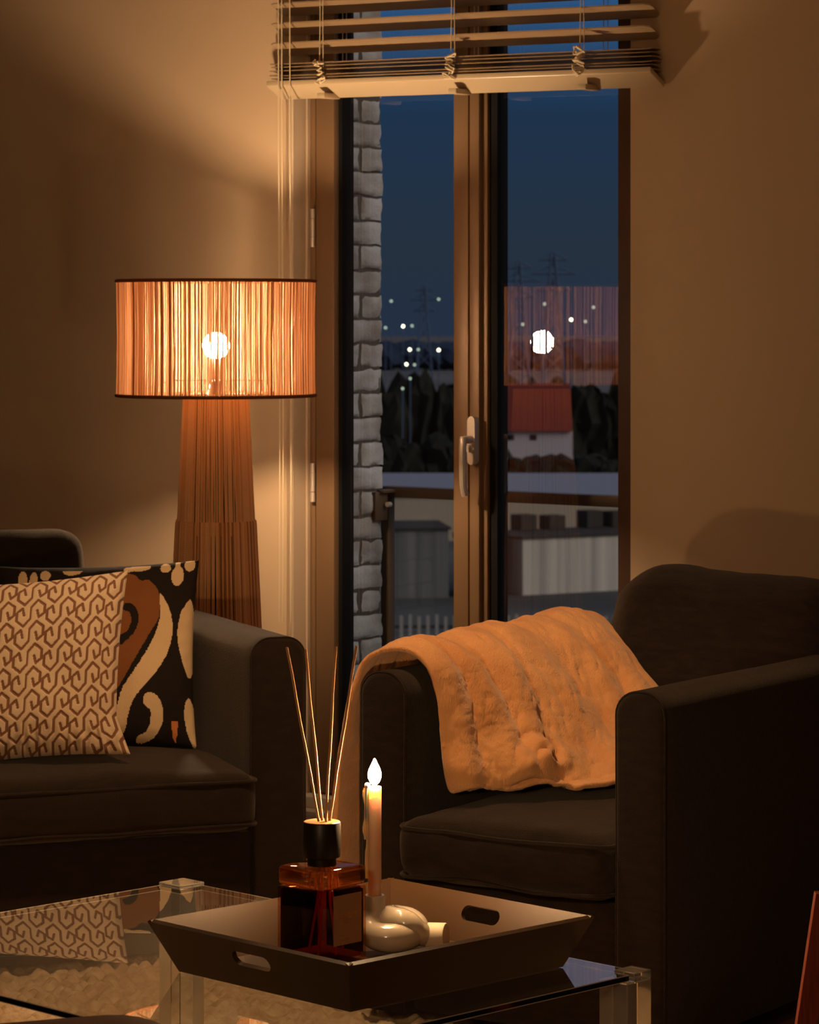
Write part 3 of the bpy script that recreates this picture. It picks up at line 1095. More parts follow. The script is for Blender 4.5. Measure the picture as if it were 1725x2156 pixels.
def arm(name, w, d, h, parent, off, m, side=1):
    """padded arm: flat sides, rounded top, tight front edges with a seam"""
    rt = min(0.05, w / 2 - 0.006)

    def ring(e):
        hw2, hh, r = w / 2 - e, h - e, rt - e * 0.6
        pts = []
        nz_ = 14
        for k in range(nz_ + 1):
            pts.append((-hw2, 0.004 + (hh - r - 0.004) * k / nz_))
        for k in range(1, 8):
            a = math.pi - math.pi / 2 * k / 8
            pts.append((-hw2 + r + r * math.cos(a), hh - r + r * math.sin(a)))
        for k in range(5):
            pts.append((-hw2 + r + (2 * hw2 - 2 * r) * k / 4, hh))
        for k in range(1, 8):
            a = math.pi / 2 - math.pi / 2 * k / 8
            pts.append((hw2 - r + r * math.cos(a), hh - r + r * math.sin(a)))
        for k in range(nz_ + 1):
            pts.append((hw2, hh - r + (0.004 - hh + r) * k / nz_))
        return pts

    b = new()
    rings = []
    st = [(0.013, 0.0), (0.006, 0.0022), (0.002, 0.006), (0.0, 0.013)]
    ys = [(e, y) for e, y in st] + [(0.0, 0.013 + (d - 0.026) * k / 24) for k in range(1, 24)] + [(e, d - y) for e, y in st[::-1]]
    for e, y in ys:
        rg = []
        for x, z in ring(e):
            p = Vector((x, y - d / 2, z))
            k_ = 0.0035 * (0.25 + 0.75 * min(1, y / 0.08, (d - y) / 0.08))
            q = mnoise.noise_vector(p * 4 + Vector((off[0] * 9, 0, 0))) * k_ + mnoise.noise_vector(p * 13) * k_ * 0.4
            q.z *= 0.4
            rg.append(b.verts.new(p + q))
        rings.append(rg)
    n = len(rings[0])
    for A, B in zip(rings, rings[1:]):
        for k in range(n - 1):
            b.faces.new((A[k], A[k + 1], B[k + 1], B[k]))
        b.faces.new((A[n - 1], A[0], B[0], B[n - 1]))
    b.faces.new(rings[0][::-1])
    b.faces.new(rings[-1])
    bmesh.ops.recalc_face_normals(b, faces=b.faces[:])
    seam = [v.co.copy() for v in rings[2]]
    o = add_part(name, b, m, parent, off, angle=60)
    b = new()
    tube(b, seam, 0.0026, 6)
    obj('piping', b, m, o)
    return o


arm('arm', AW, 0.88, AH, SO, (-AW / 2, 0.44, 0.0), M_fabric)
arm('arm', AW, 0.88, AH, SO, (-SL + AW / 2, 0.44, 0.0), M_fabric)
b = softbox(SL - 2 * AW - 0.004, 0.66, 0.275, 0.015, n=14, wob=0.002)
add_part('base', b, M_fabric, SO, (-SL / 2, 0.33 - 0.02, 0.002))
b = softbox(SL - 2 * AW - 0.004, 0.18, 0.743, 0.05, n=14, wob=0.003)
add_part('back_frame', b, M_fabric, SO, (-SL / 2, 0.79, 0.004))
for cx0, cx1, sd in ((-1.0, -AW - 0.002, 1), (-SL + AW + 0.002, -1.004, 2)):
    w_ = cx1 - cx0
    b = softbox(w_, 0.74, 0.125, 0.03, crown=0.042, n=34, wob=0.007, seed=sd, belly=0.006)
    cu = add_part('seat_cushion', b, M_fabric, SO, ((cx0 + cx1) / 2, 0.74 / 2 - 0.062, 0.282))
    for zz in (0.012, 0.113):
        obj('piping', outline_tube(w_, 0.74, zz, 0.03, 0.0045, -0.0015, wob=0.004), M_fabric, cu)
xbk = SF.x_at(168, 0.62)
for x1_, w_, sd in ((xbk, 0.78, 1), (xbk - 0.80, 0.78, 2)):
    b = softbox(w_, 0.20, 0.52, 0.05, n=24, wob=0.008, seed=sd + 3, belly=0.02)
    cu = add_part('back_cushion', b, M_fabric, SO, (x1_ - w_ / 2, 0.60, 0.419), (R(-11), 0, 0))
    pb = new()
    hw_, r_ = w_ / 2 - 0.001, 0.06
    pts = [(-hw_, 0.0, 0.05), (-hw_, 0.0, 0.520 - r_)]
    for k in range(7):
        a = math.pi - math.pi / 2 * k / 6
        pts.append((-hw_ + r_ + r_ * math.cos(a), 0.0, 0.519 - r_ + r_ * math.sin(a)))
    for k in range(7):
        a = math.pi / 2 - math.pi / 2 * k / 6
        pts.append((hw_ - r_ + r_ * math.cos(a), 0.0, 0.519 - r_ + r_ * math.sin(a)))
    pts += [(hw_, 0.0, 0.05)]
    tube(pb, pts, 0.006, 6)
    obj('piping', pb, M_pipe, cu)
tag(SO, 'dark brown-grey fabric sofa with a box seat cushion at the left', 'sofa')


# ------------------------------------------------------------------ scatter cushions
def pillow_grid(w, h, t, nu, nv, pinch=0.05, wr=0.0, seed=0, ruff=0.0, skew=0.0):
    """front and back skins of a stuffed cushion; returns position function"""
    def P(u, v, side):
        au, av = abs(u), abs(v)
        th = t * (max(0, 1 - au ** 2.6) * max(0, 1 - av ** 2.6)) ** 0.45
        x = w / 2 * u * (1 - pinch * (1 - v * v) * au ** 3)
        z = h / 2 * v * (1 - pinch * (1 - u * u) * av ** 3)
        z += skew * w / 2 * u
        if skew > 0.1 and u > 0.6 and v < -0.6:
            x += 0.03 * (u - 0.6) / 0.4 * (-0.6 - v) / 0.4
        p = Vector((x, -side * th, z))
        if wr:
            nz = mnoise.noise(Vector((u * 2.2 + seed, v * 2.2, side)))
            p.y += wr * nz * (1 - au ** 4) * (1 - av ** 4)
            e = math.exp(-(1 - av) * 7) * (1 - av ** 12) + math.exp(-(1 - au) * 7) * (1 - au ** 12)
            p.y += wr * 0.9 * e * mnoise.noise(Vector((u * 11 + seed, v * 9, 4.4)))
        if ruff and v < -0.6:
            f = (-0.6 - v) / 0.4
            p.y += ruff * f * (1 - f * 0.6) * math.sin(u * 60 + 3 * mnoise.noise(Vector((u * 8, v * 4, 1)))) 
        return p
    return P


def pillow_mesh(P, nu, nv, front_index, lift):
    us = np.linspace(-1, 1, nu + 1)
    us = np.sign(us) * np.abs(us) ** 0.92
    vs2 = np.linspace(-1, 1, nv + 1)
    vs2 = np.sign(vs2) * np.abs(vs2) ** 0.92
    uc, vc = (us[1:] + us[:-1]) / 2, (vs2[1:] + vs2[:-1]) / 2
    U, V = np.meshgrid(uc, vc, indexing='ij')
    idx = front_index(U, V)
    Uv, Vv = np.meshgrid(us, vs2, indexing='ij')
    lf = lift(Uv, Vv) if lift is not None else np.zeros_like(Uv)
    verts, faces, mi = [], [], []
    for i in range(nu + 1):
        for j in range(nv + 1):
            p = P(us[i], vs2[j], 1)
            verts.append((p.x, p.y - lf[i, j], p.z))
    def vid(i, j):
        return i * (nv + 1) + j
    for i in range(nu):
        for j in range(nv):
            faces.append((vid(i, j), vid(i + 1, j), vid(i + 1, j + 1), vid(i, j + 1)))
            mi.append(int(idx[i, j]))
    # back skin, coarser, sharing nothing (its rim coincides with the front rim)
    base = len(verts)
    m = 40
    for i in range(m + 1):
        for j in range(m + 1):
            p = P(-1 + 2 * i / m, -1 + 2 * j / m, -1)
            verts.append((p.x, p.y, p.z))
    for i in range(m):
        for j in range(m):
            q = [base + i * (m + 1) + j, base + i * (m + 1) + j + 1, base + (i + 1) * (m + 1) + j + 1, base + (i + 1) * (m + 1) + j]
            faces.append(tuple(q)); mi.append(0)
    return verts, faces, mi


def mesh_obj(name, verts, faces, mi, mats, parent=None):
    me = bpy.data.meshes.new(name)
    me.from_pydata(verts, [], faces)
    for m in mats:
        me.materials.append(m)
    me.polygons.foreach_set('material_index', mi)
    me.polygons.foreach_set('use_smooth', [True] * len(faces))
    me.update()
    o = bpy.data.objects.new(name, me)
    COL.objects.link(o)
    if parent:
        o.parent = parent
    return o


def in_poly(X, Y, poly):
    ins = np.zeros(X.shape, bool)
    n = len(poly)
    for i in range(n):
        x0, y0 = poly[i]
        x1, y1 = poly[(i + 1) % n]
        c = ((y0 > Y) != (y1 > Y)) & (X < (x1 - x0) * (Y - y0) / ((y1 - y0) if y1 != y0 else 1e-9) + x0)
        ins ^= c
    return ins


def curve2(pts, closed=True, sub=5):
    return [(p.x, p.y) for p in smooth_path([(x, y, 0) for x, y in pts], sub, closed)]


# cushion with the big embroidered scrolls
IK = dict(l=-62.0, r=411.0, t=1186.0, b=1577.0)


def ik_index(U, V):
    n = np.vectorize(lambda a, c: mnoise.noise(Vector((a * 40, c * 14, 0))))(U, V)
    X = IK['l'] + (U + 1) / 2 * (IK['r'] - IK['l']) + n * 1.2
    Y = IK['b'] - (V + 1) / 2 * (IK['b'] - IK['t']) + n * 0.8
    idx = np.zeros(U.shape, int)
    def paint(poly, m):
        idx[in_poly(X, Y, poly)] = m
    def ell(cx, cy, rx, ry, m):
        idx[((X - cx) / rx) ** 2 + ((Y - cy) / ry) ** 2 < 1] = m
    paint(curve2([(262, 1216), (276, 1228), (283, 1231), (295, 1229), (306, 1238), (317, 1250), (325, 1270), (326, 1292), (321, 1318), (300, 1350), (270, 1397), (243, 1440), (225, 1460), (205, 1440), (215, 1300), (225, 1215)]), 2)
    paint(curve2([(245, 1282), (262, 1285), (274, 1300), (276, 1320), (268, 1342), (250, 1360), (236, 1370), (234, 1352), (250, 1342), (258, 1328), (259, 1314), (254, 1301), (240, 1296)]), 0)
    paint(curve2([(324, 1262), (340, 1280), (352, 1305), (358, 1340), (352, 1370), (340, 1397), (322, 1422), (300, 1446), (281, 1464), (267, 1484), (257, 1510), (249, 1545), (225, 1565), (228, 1510), (240, 1462), (262, 1430), (281, 1404), (301, 1374), (316, 1345), (326, 1310)]), 1)
    paint(curve2([(401, 1274), (388, 1285), (376, 1306), (370, 1335), (372, 1366), (381, 1397), (390, 1420), (400, 1436), (412, 1420), (414, 1320)]), 1)
    paint(curve2([(400, 1478), (390, 1490), (386, 1512), (390, 1540), (398, 1565), (408, 1580), (416, 1540), (412, 1500)]), 1)
    paint([(355, 1525), (371, 1527), (369, 1550), (363, 1571), (358, 1560)], 3)
    paint(curve2([(300, 1468), (315, 1470), (329, 1483), (336, 1506), (334, 1531), (320, 1555), (300, 1569), (276, 1572), (278, 1558), (296, 1549), (306, 1530), (307, 1506), (300, 1498), (291, 1489), (292, 1475)]), 1)
    ell(364, 1222, 15, 23, 1); paint([(358, 1184), (369, 1184), (370, 1206), (357, 1206)], 1)
    ell(335, 1202, 12, 12, 1); ell(391, 1197, 12.5, 15, 1)
    paint([(240, 1196), (262, 1193), (302, 1193), (298, 1203), (280, 1208), (262, 1207), (240, 1212)], 1)
    ell(60, 1212, 12, 13, 1); ell(8, 1222, 11, 22, 1); ell(33, 1224, 9, 22, 1)
    paint([(98, 1200), (146, 1200), (138, 1209), (118, 1214), (104, 1209)], 1)
    paint(curve2([(20, 1260), (110, 1260), (150, 1330), (120, 1420), (60, 1500), (10, 1540), (0, 1440)]), 2)
    return idx


PIH, PIW = 0.462, 0.50
P = pillow_grid(PIW, PIH, 0.068, 0, 0, 0.05, 0.006, 2, skew=0.035)
vv, ff, mm = pillow_mesh(P, 230, 200, ik_index, None)
o = mesh_obj('patterned_cushion', vv, ff, mm, [M_ik_k, M_ik_w, M_ik_b, M_ik_o])
lean = R(-17)
yw_ = R(3)
bx3 = (414 - PX0) / F * 7.38 - PIW / 2
o.location = (bx3 - math.sin(yw_) * PIH / 2 * math.sin(-lean), 7.40 + PIH / 2 * math.sin(-lean), 0.458 + PIH / 2 * math.cos(lean))
o.rotation_euler = (lean, R(0.5), yw_)
tag(o, 'black cushion embroidered with cream and brown scrolls beside the sofa arm', 'cushion', group='cushions on the sofa')


# velvet cushion with the hexagonal key pattern
def key_segments(w, h):
    """grooves: interlocking angular hooks, two to a cell, stepped from row to row"""
    c1 = [(0.00, 0.00), (0.00, 0.40), (0.17, 0.66), (0.355, 0.46), (0.355, 0.16), (0.22, 0.02), (0.17, 0.27)]
    c2 = [(-x, 0.40 - y) for x, y in c1]
    segs = []
    ux, uy = 0.088, 0.070
    for row in range(-8, 9):
        for col in range(-12, 13):
            ox = col * ux * 0.78
            ox = ox - round(ox / (w + 0.12)) * 0.0
            oy = row * uy * 0.77
            if abs(ox) > w / 2 + 0.06 or abs(oy) > h / 2 + 0.06:
                pass
            for c in (c1, c2):
                pts = [(ox + x * ux, oy + y * uy) for x, y in c]
                segs += list(zip(pts, pts[1:]))
    return segs


GW = GH = 0.43
_segs = key_segments(GW, GH)


def key_dist(U, V):
    X, Y = U * GW / 2, V * GH / 2
    D = np.full(U.shape, 9.0)
    cells = {}
    for (a, b_) in _segs:
        ax, ay = a
        bx_, by_ = b_
        lo_x, hi_x = min(ax, bx_) - 0.008, max(ax, bx_) + 0.008
        lo_y, hi_y = min(ay, by_) - 0.008, max(ay, by_) + 0.008
        i0, i1 = np.searchsorted(X[:, 0], lo_x), np.searchsorted(X[:, 0], hi_x)
        j0, j1 = np.searchsorted(Y[0, :], lo_y), np.searchsorted(Y[0, :], hi_y)
        if i1 <= i0 or j1 <= j0:
            continue
        xs, ys = X[i0:i1, j0:j1], Y[i0:i1, j0:j1]
        dx, dy = bx_ - ax, by_ - ay
        L2 = dx * dx + dy * dy + 1e-12
        t = np.clip(((xs - ax) * dx + (ys - ay) * dy) / L2, 0, 1)
        d = np.hypot(xs - ax - t * dx, ys - ay - t * dy)
        D[i0:i1, j0:j1] = np.minimum(D[i0:i1, j0:j1], d)
    return D


KW = 0.0030
P = pillow_grid(GW, GH, 0.075, 0, 0, 0.05, 0.007, 5, ruff=0.007, skew=0.13)
vv, ff, mm = pillow_mesh(P, 290, 290, lambda U, V: np.where(key_dist(U, V) < KW, 1, 0), lambda U, V: 0.0022 * np.clip(key_dist(U, V) / KW - 0.4, 0, 1))
o = mesh_obj('patterned_cushion', vv, ff, mm, [M_vel_l, M_vel_d])
lean = R(-16)
yw_ = R(2)
bx3 = (250 - PX0) / F * 7.08 - GW / 2
o.location = (bx3, 7.10 + GH / 2 * math.sin(-lean), 0.476 + GH / 2 * math.cos(lean))
o.rotation_euler = (lean, R(2.5), yw_)
tag(o, 'beige velvet cushion with a raised hexagonal key pattern in front of the black cushion', 'cushion', group='cushions on the sofa')

# ------------------------------------------------------------------ armchair
CF = Frame(-0.107, 6.549, -34.0, 0.033)
CH = CF.empty('armchair')
CA, CI, CD = 0.115, 0.51, 1.0
arm('arm', CA, CD, AH, CH, (CA / 2, CD / 2, 0.0), M_fabric2)
arm('arm', CA, CD, AH, CH, (CA + CI + CA / 2, CD / 2, 0.0), M_fabric2)
xm = CA + CI / 2
b = softbox(CI - 0.004, 0.8, 0.29, 0.02, n=14, wob=0.003)
add_part('base', b, M_fabric2, CH, (xm, 0.42, 0.002))
b = softbox(CI + 0.02, 0.16, 0.70, 0.05, n=14, wob=0.003)
add_part('back_frame', b, M_fabric2, CH, (xm, CD - 0.08, 0.002))
b = softbox(CI - 0.006, 0.78, 0.12, 0.035, crown=0.03, n=30, wob=0.006, seed=8, belly=0.008)
cu = add_part('seat_cushion', b, M_fabric2, CH, (xm, 0.39 - 0.035, 0.292))
for zz in (0.012, 0.108):
    obj('piping', outline_tube(CI - 0.006, 0.78, zz, 0.035, 0.0042, -0.001, wob=0.012), M_fabric2, cu)
b = softbox(CI + 0.06, 0.19, 0.50, 0.09, n=26, wob=0.010, seed=11, belly=0.03)
for v in b.verts:                                  # the top droops a little to the right
    f = max(0.0, (v.co.z - 0.2) / 0.3)
    v.co.z += f * (0.02 * math.exp(-((v.co.x + 0.14) / 0.1) ** 2) - 0.012 * max(0, v.co.x) / 0.25)
cb = add_part('back_cushion', b, M_fabric2, CH, (xm + 0.045, 0.80, 0.397), (R(-17), 0, 0))
tag(CH, 'dark brown-grey fabric armchair with flat arms under the fur throw', 'armchair')

# ------------------------------------------------------------------ fur throw over the left arm
NS, NV = 190, 260
front = [(-0.064, 0.012, 0.16), (-0.062, 0.012, 0.40), (-0.045, 0.018, 0.60), (-0.014, 0.030, 0.735), (0.030, 0.040, 0.778), (0.085, 0.052, 0.780), (0.120, 0.065, 0.752), (0.136, 0.078, 0.69), (0.142, 0.090, 0.60), (0.150, 0.100, 0.53), (0.165, 0.108, 0.490), (0.20, 0.12, 0.488)]
mid = [(-0.060, 0.46, 0.26), (-0.050, 0.46, 0.46), (-0.030, 0.46, 0.68), (-0.008, 0.46, 0.757), (0.038, 0.46, 0.792), (0.092, 0.46, 0.790), (0.150, 0.455, 0.755), (0.210, 0.45, 0.690), (0.275, 0.43, 0.605), (0.335, 0.40, 0.535), (0.385, 0.37, 0.494), (0.43, 0.36, 0.489)]
back = [(-0.055, 0.84, 0.30), (-0.045, 0.84, 0.50), (-0.030, 0.84, 0.69), (-0.008, 0.85, 0.760), (0.038, 0.86, 0.795), (0.092, 0.85, 0.790), (0.165, 0.80, 0.750), (0.260, 0.75, 0.685), (0.360, 0.72, 0.605), (0.440, 0.69, 0.540), (0.50, 0.66, 0.505), (0.54, 0.62, 0.497)]


def resample(pts, n):
    s = smooth_path(pts, 24)
    L = [0.0]
    for a, b_ in zip(s, s[1:]):
        L.append(L[-1] + (b_ - a).length)
    out = []
    j = 0
    for k in range(n + 1):
        t = L[-1] * k / n
        while j < len(L) - 2 and L[j + 1] < t:
            j += 1
        f = (t - L[j]) / max(1e-9, L[j + 1] - L[j])
        out.append(s[j].lerp(s[j + 1], f))
    return out


cf, cm, cbk = resample(front, NV), resample(mid, NV), resample(back, NV)
G = []
for i in range(NS + 1):
    s = i / NS
    row = []
    for j in range(NV + 1):
        a, b_, c_ = cf[j], cm[j], cbk[j]
        p = a * (2 * (s - 0.5) * (s - 1)) + b_ * (-4 * s * (s - 1)) + c_ * (2 * s * (s - 0.5))
        row.append(p)
    G.append(row)
verts, faces = [], []
jr = int(NV * 0.5)
_d = (G[NS // 2 + 1][jr] - G[NS // 2 - 1][jr]).cross(G[NS // 2][jr + 1] - G[NS // 2][jr - 1])
sgn = 1.0 if _d.z > 0 else -1.0
rt_ = random.Random(12)
tufts = [(rt_.uniform(0.08, 0.97), rt_.uniform(0.36, 0.95), rt_.uniform(0.4, 1.1)) for _ in range(60)]
folds = [(0.085, 0.040, 0.016, 0.03, 1.0), (0.20, 0.042, 0.022, 0.05, 2.1), (0.315, 0.050, 0.020, 0.045, 0.4), (0.50, 0.07, 0.010, 0.06, 3.0), (0.66, 0.055, 0.013, 0.05, 4.2), (0.83, 0.060, 0.014, 0.05, 5.5)]
for i in range(NS + 1):
    for j in range(NV + 1):
        p = G[i][j]
        du = G[min(i + 1, NS)][j] - G[max(i - 1, 0)][j]
        dv = G[i][min(j + 1, NV)] - G[i][max(j - 1, 0)]
        nrm = du.cross(dv)
        nrm = nrm.normalized() * sgn if nrm.length > 1e-9 else Vector((0, 0, 1))
        s, t = i / NS, j / NV
        edge = min(1.0, min(s, 1 - s) * 16, min(t, 1 - t) * 16)
        grow = min(1.0, max(0.25, (t - 0.36) * 3.2))
        h = 0.016
        for s0, wd_, am, sw, ph in folds:
            sc_ = s0 + sw * math.sin(4.5 * t + ph) + 0.012 * mnoise.noise(Vector((t * 7, s0 * 30, 1)))
            x_ = (s - sc_) / wd_
            h += am * grow * (math.exp(-x_ * x_) - 0.45 * math.exp(-((x_ - 1.35) / 0.45) ** 2))
        h += 0.011 * mnoise.noise(Vector((s * 7, t * 8, 3.3))) + 0.0055 * mnoise.noise(Vector((s * 19, t * 20, 2.0)))
        h += 0.0024 * mnoise.noise(Vector((s * 55, t * 60, 5.0))) + 0.0012 * mnoise.noise(Vector((s * 130, t * 150, 7.0)))
        for a_, b__, k_ in tufts:
            sx_, tx_ = s - a_ + 0.35 * (t - b__), t - b__
            d2 = (sx_ / 0.0095) ** 2 + (tx_ / 0.022) ** 2
            if d2 < 9:
                h += k_ * (0.0045 * math.exp(-d2 / 3.5) - 0.0085 * math.exp(-d2 * 1.4))
        h += 0.020 * math.exp(-((t - 0.915) / 0.045) ** 2) * (0.7 + 0.5 * mnoise.noise(Vector((s * 9, 0.2, 0))))
        # a rolled-in corner on the seat, near the front
        rr_ = math.hypot((s - 0.30) * 0.8, (t - 0.90) * 1.1)
        h += 0.018 * math.exp(-(rr_ / 0.075) ** 2) * (1 + 0.4 * math.cos(rr_ * 110 + 2 * math.atan2(t - 0.90, s - 0.30)))
        h = 0.010 + (h - 0.010) * (0.3 + 0.7 * math.sqrt(edge))
        if t < 0.34:
            h = 0.010 + (h - 0.010) * 0.7
        verts.append(p + nrm * max(h, 0.002))
nf = len(verts)
for i in range(NS):
    for j in range(NV):
        a = i * (NV + 1) + j
        faces.append((a, a + 1, a + NV + 2, a + NV + 1))
me = bpy.data.meshes.new('fur_throw')
me.from_pydata([tuple(v) for v in verts], [], faces)
me.materials.append(M_throw)
me.polygons.foreach_set('use_smooth', [True] * len(faces))
me.update()
TH = bpy.data.objects.new('fur_throw', me)
COL.objects.link(TH)
place(TH, CF)
TH.location.z = 0.0
so = TH.modifiers.new('thickness', 'SOLIDIFY')
so.thickness = 0.011
so.offset = 0.0
tag(TH, 'soft caramel faux fur throw draped over the armchair arm', 'throw')

# ------------------------------------------------------------------ rug
RG = Frame(-0.42, 5.55, -45.0)
RZ = 0.028
bm = new()
RN = 400
rw, rd = 3.2, 2.5
for i in range(RN + 1):
    for j in range(RN + 1):
        x, y = -rw / 2 + rw * i / RN, -rd / 2 + rd * j / RN
        d_ = mnoise.voronoi(Vector((x * 30, y * 30, 0.0)))[0][0]
        e_ = mnoise.noise(Vector((x * 9, y * 9, 2.0)))
        bm.verts.new((x, y, RZ - 0.020 * min(1, d_ * d_ * 3.0) + 0.003 * e_))
bm.verts.ensure_lookup_table()
for i in range(RN):
    for j in range(RN):
        a = i * (RN + 1) + j
        bm.faces.new((bm.verts[a], bm.verts[a + RN + 1], bm.verts[a + RN + 2], bm.verts[a + 1]))
RU = place(obj('rug', bm, M_rug, angle=180), RG)
sk = RU.modifiers.new('thickness', 'SOLIDIFY')
sk.thickness = 0.006
sk.offset = -1
tag(RU, 'cream looped wool rug on the floor under the glass table', 'rug')

# ------------------------------------------------------------------ glass table
ZG = 0.447
TF = Frame((385 - PX0) / F * 5.766, 5.766, -45.0)       # origin: the far corner
TA = TF.empty('coffee_table')
TL, TW, GT = 1.13, 0.836, 0.0105
cn, cn2 = 0.034, 0.052
outer = [(cn2, 0.0), (TL - cn, 0.0), (TL - cn, -cn), (TL, -cn), (TL, -TW + cn), (TL - cn, -TW + cn), (TL - cn, -TW), (cn, -TW), (cn, -TW + cn), (0, -TW + cn), (0, -cn2), (cn2, -cn2)]
bm = new()
top = [bm.verts.new((x, y, ZG)) for x, y in outer]
bot = [bm.verts.new((x, y, ZG - GT)) for x, y in outer]
f = bm.faces.new(top); f.material_index = 0
f = bm.faces.new(bot[::-1]); f.material_index = 0
lo = [bm.verts.new((x, y, ZG - 0.0016)) for x, y in outer]
lo2 = [bm.verts.new((x, y, ZG - GT + 0.0012)) for x, y in outer]
for k in range(len(outer)):
    q = (k + 1) % len(outer)
    for A_, B_, mi_ in ((top, lo, 2), (lo, lo2, 1), (lo2, bot, 2)):
        f = bm.faces.new((A_[k], B_[k], B_[q], A_[q]))
        f.material_index = mi_
bmesh.ops.recalc_face_normals(bm, faces=bm.faces[:])
bmesh.ops.triangulate(bm, faces=[fa for fa in bm.faces if len(fa.verts) > 4])
glass = obj('glass_top', bm, [M_table, M_edge, M_edge_glint], TA, smooth=False)
PS = 0.060
for (cx_, cy_, sx, sy, c_) in ((0, 0, 1, -1, cn2), (TL, 0, -1, -1, cn), (TL, -TW, -1, 1, cn), (0, -TW, 1, 1, cn)):
    bm = new()
    x0, x1 = sorted((cx_ - sx * 0.010, cx_ + sx * (PS - 0.010)))
    y0, y1 = sorted((cy_ - sy * 0.010, cy_ + sy * (PS - 0.010)))
    box(bm, x0, x1, y0, y1, RZ + 0.004, ZG - GT - 0.0006, 0.0015, 1)
    x0, x1 = sorted((cx_ - sx * 0.010, cx_ + sx * (c_ - 0.0012)))
    y0, y1 = sorted((cy_ - sy * 0.010, cy_ + sy * (c_ - 0.0012)))
    box(bm, x0, x1, y0, y1, ZG - GT - 0.0003, ZG + 0.004, 0.0015, 1)
    tag(obj('leg', bm, M_acryl, TA, smooth=False), 'clear acrylic square leg')
tag(TA, 'low glass topped coffee table with clear acrylic legs', 'coffee table')

# ------------------------------------------------------------------ tray
RF_ = Vector((-0.0895, 4.672))                          # near bottom corner
YR = Frame(RF_.x, RF_.y, 44.0, ZG + 0.0015)
TR = YR.empty('serving_tray')
bx_, by_ = 0.470, 0.405
fl, th, TT = 0.036, 0.080, 0.0085
bm = new()
box(bm, 0, bx_, 0, by_, 0, 0.007, 0.0015, 1)
obj('tray_floor', bm, M_tray, TR)


def slot(cx, cz, w, h, n=8):
    r = h / 2
    pts = []
    for k in range(n + 1):
        a = -math.pi / 2 + math.pi * k / n
        pts.append((cx + w / 2 - r + r * math.cos(a), cz + r * math.sin(a)))
    for k in range(n + 1):
        a = math.pi / 2 + math.pi * k / n
        pts.append((cx - w / 2 + r + r * math.cos(a), cz + r * math.sin(a)))
    return pts


hl = math.hypot(fl, th)
tiltA = math.atan2(fl, th)


def side(name, length, hole, origin, yaw):
    b = new()
    outer_ = [(0.0, 0.0), (length, 0.0), (length + fl, hl), (-fl, hl)]
    hp = slot(length / 2, hl * 0.62, 0.088, 0.026) if hole else None
    panel_with_hole(b, outer_, hp, TT)
    # lean outwards, then turn into place
    m = Matrix.Translation(Vector(origin)) @ Matrix.Rotation(yaw, 4, 'Z') @ Matrix.Rotation(tiltA, 4, 'X')
    bmesh.ops.transform(b, matrix=m, verts=b.verts[:])
    return obj(name, b, M_tray, TR, angle=30)


side('tray_side', bx_, False, (0, 0, 0), 0.0)                          # front right
side('tray_side', by_, True, (bx_, 0, 0), math.pi / 2)                 # back right, handle hole
side('tray_side', bx_, False, (bx_, by_, 0), math.pi)                  # back left
side('tray_side', by_, True, (0, by_, 0), -math.pi / 2)                # front left, handle hole
tag(TR, 'square bronze-brown serving tray with flared sides and slot handles on the table', 'tray')
ZTF = ZG + 0.0015 + 0.007 + 0.0006                        # tray floor

# ------------------------------------------------------------------ reed diffuser
BD = 5.02
DFR = Frame((678 - PX0) / F * BD, BD, 46.5, ZTF)
DI = DFR.empty('reed_diffuser')
bs = 0.104 / 2
hb = HC - (1820 - PY0) / F * BD - ZTF
hsh = hb - 0.034


def rsq(b, hs, z0, z1, r, mi=0):
    box(b, -hs, hs, -hs, hs, z0, z1, r, 3, mi)
    return b


b = new(); rsq(b, bs, 0.0, hsh + 0.001, 0.004)
bottle = obj('bottle', b, M_body, DI, angle=40)
b = new(); rsq(b, bs - 0.006, 0.006, hsh - 0.001, 0.003)
obj('liquid', b, M_liquid, DI, angle=40)
b = new(); rsq(b, bs, hsh + 0.002, hb, 0.008)
obj('bottle_shoulder', b, M_amber, DI, angle=40)
zcap0 = hb + 0.006
zcap1 = HC - (1730 - PY0) / F * BD - ZTF
b = new(); lathe(b, [(0.0235, hb - 0.001), (0.0235, zcap0 + 0.006), (0.030, zcap0 + 0.007), (0.0306, zcap0 + 0.009), (0.0306, zcap1 - 0.001), (0.030, zcap1)], 48)
cap = obj('cap', b, M_cap, DI)
b = new(); lathe(b, [(0.0296, zcap1 + 0.0002), (0.0290, zcap1 + 0.0008)], 48)
obj('cap_top', b, M_captop, cap)
b = new()
box(b, -bs + 0.010, bs - 0.010, bs + 0.0003, bs + 0.0012, 0.010, hsh - 0.006)
box(b, bs + 0.0003, bs + 0.0012, -bs + 0.010, bs - 0.010, 0.010, hsh - 0.006)
obj('back_blocker', b, M_cap, DI, smooth=False)
# paper label on the right-hand face with gold print
lw, lz0, lz1 = 0.064, hsh * 0.26, hsh * 0.93
b = new(); box(b, -0.032 + 0.006, 0.032 + 0.006, -bs - 0.0012, -bs - 0.0003, lz0, lz1)
lab = obj('label', b, M_label, DI, smooth=False)


def text(s, size, x, z, parent):
    cu_ = bpy.data.curves.new('lettering', 'FONT')
    cu_.body = s
    cu_.size = size
    cu_.align_x = 'CENTER'
    cu_.extrude = 0.0001
    t = bpy.data.objects.new('tmp_text', cu_)
    COL.objects.link(t)
    dg = bpy.context.evaluated_depsgraph_get()
    me_ = bpy.data.meshes.new_from_object(t.evaluated_get(dg))
    bpy.data.objects.remove(t)
    me_.materials.clear()
    me_.materials.append(M_gold)
    o_ = bpy.data.objects.new('lettering', me_)
    COL.objects.link(o_)
    o_.parent = parent
    o_.location = (x, -bs - 0.0014, z)
    o_.rotation_euler = (R(90), 0, 0)
    return o_


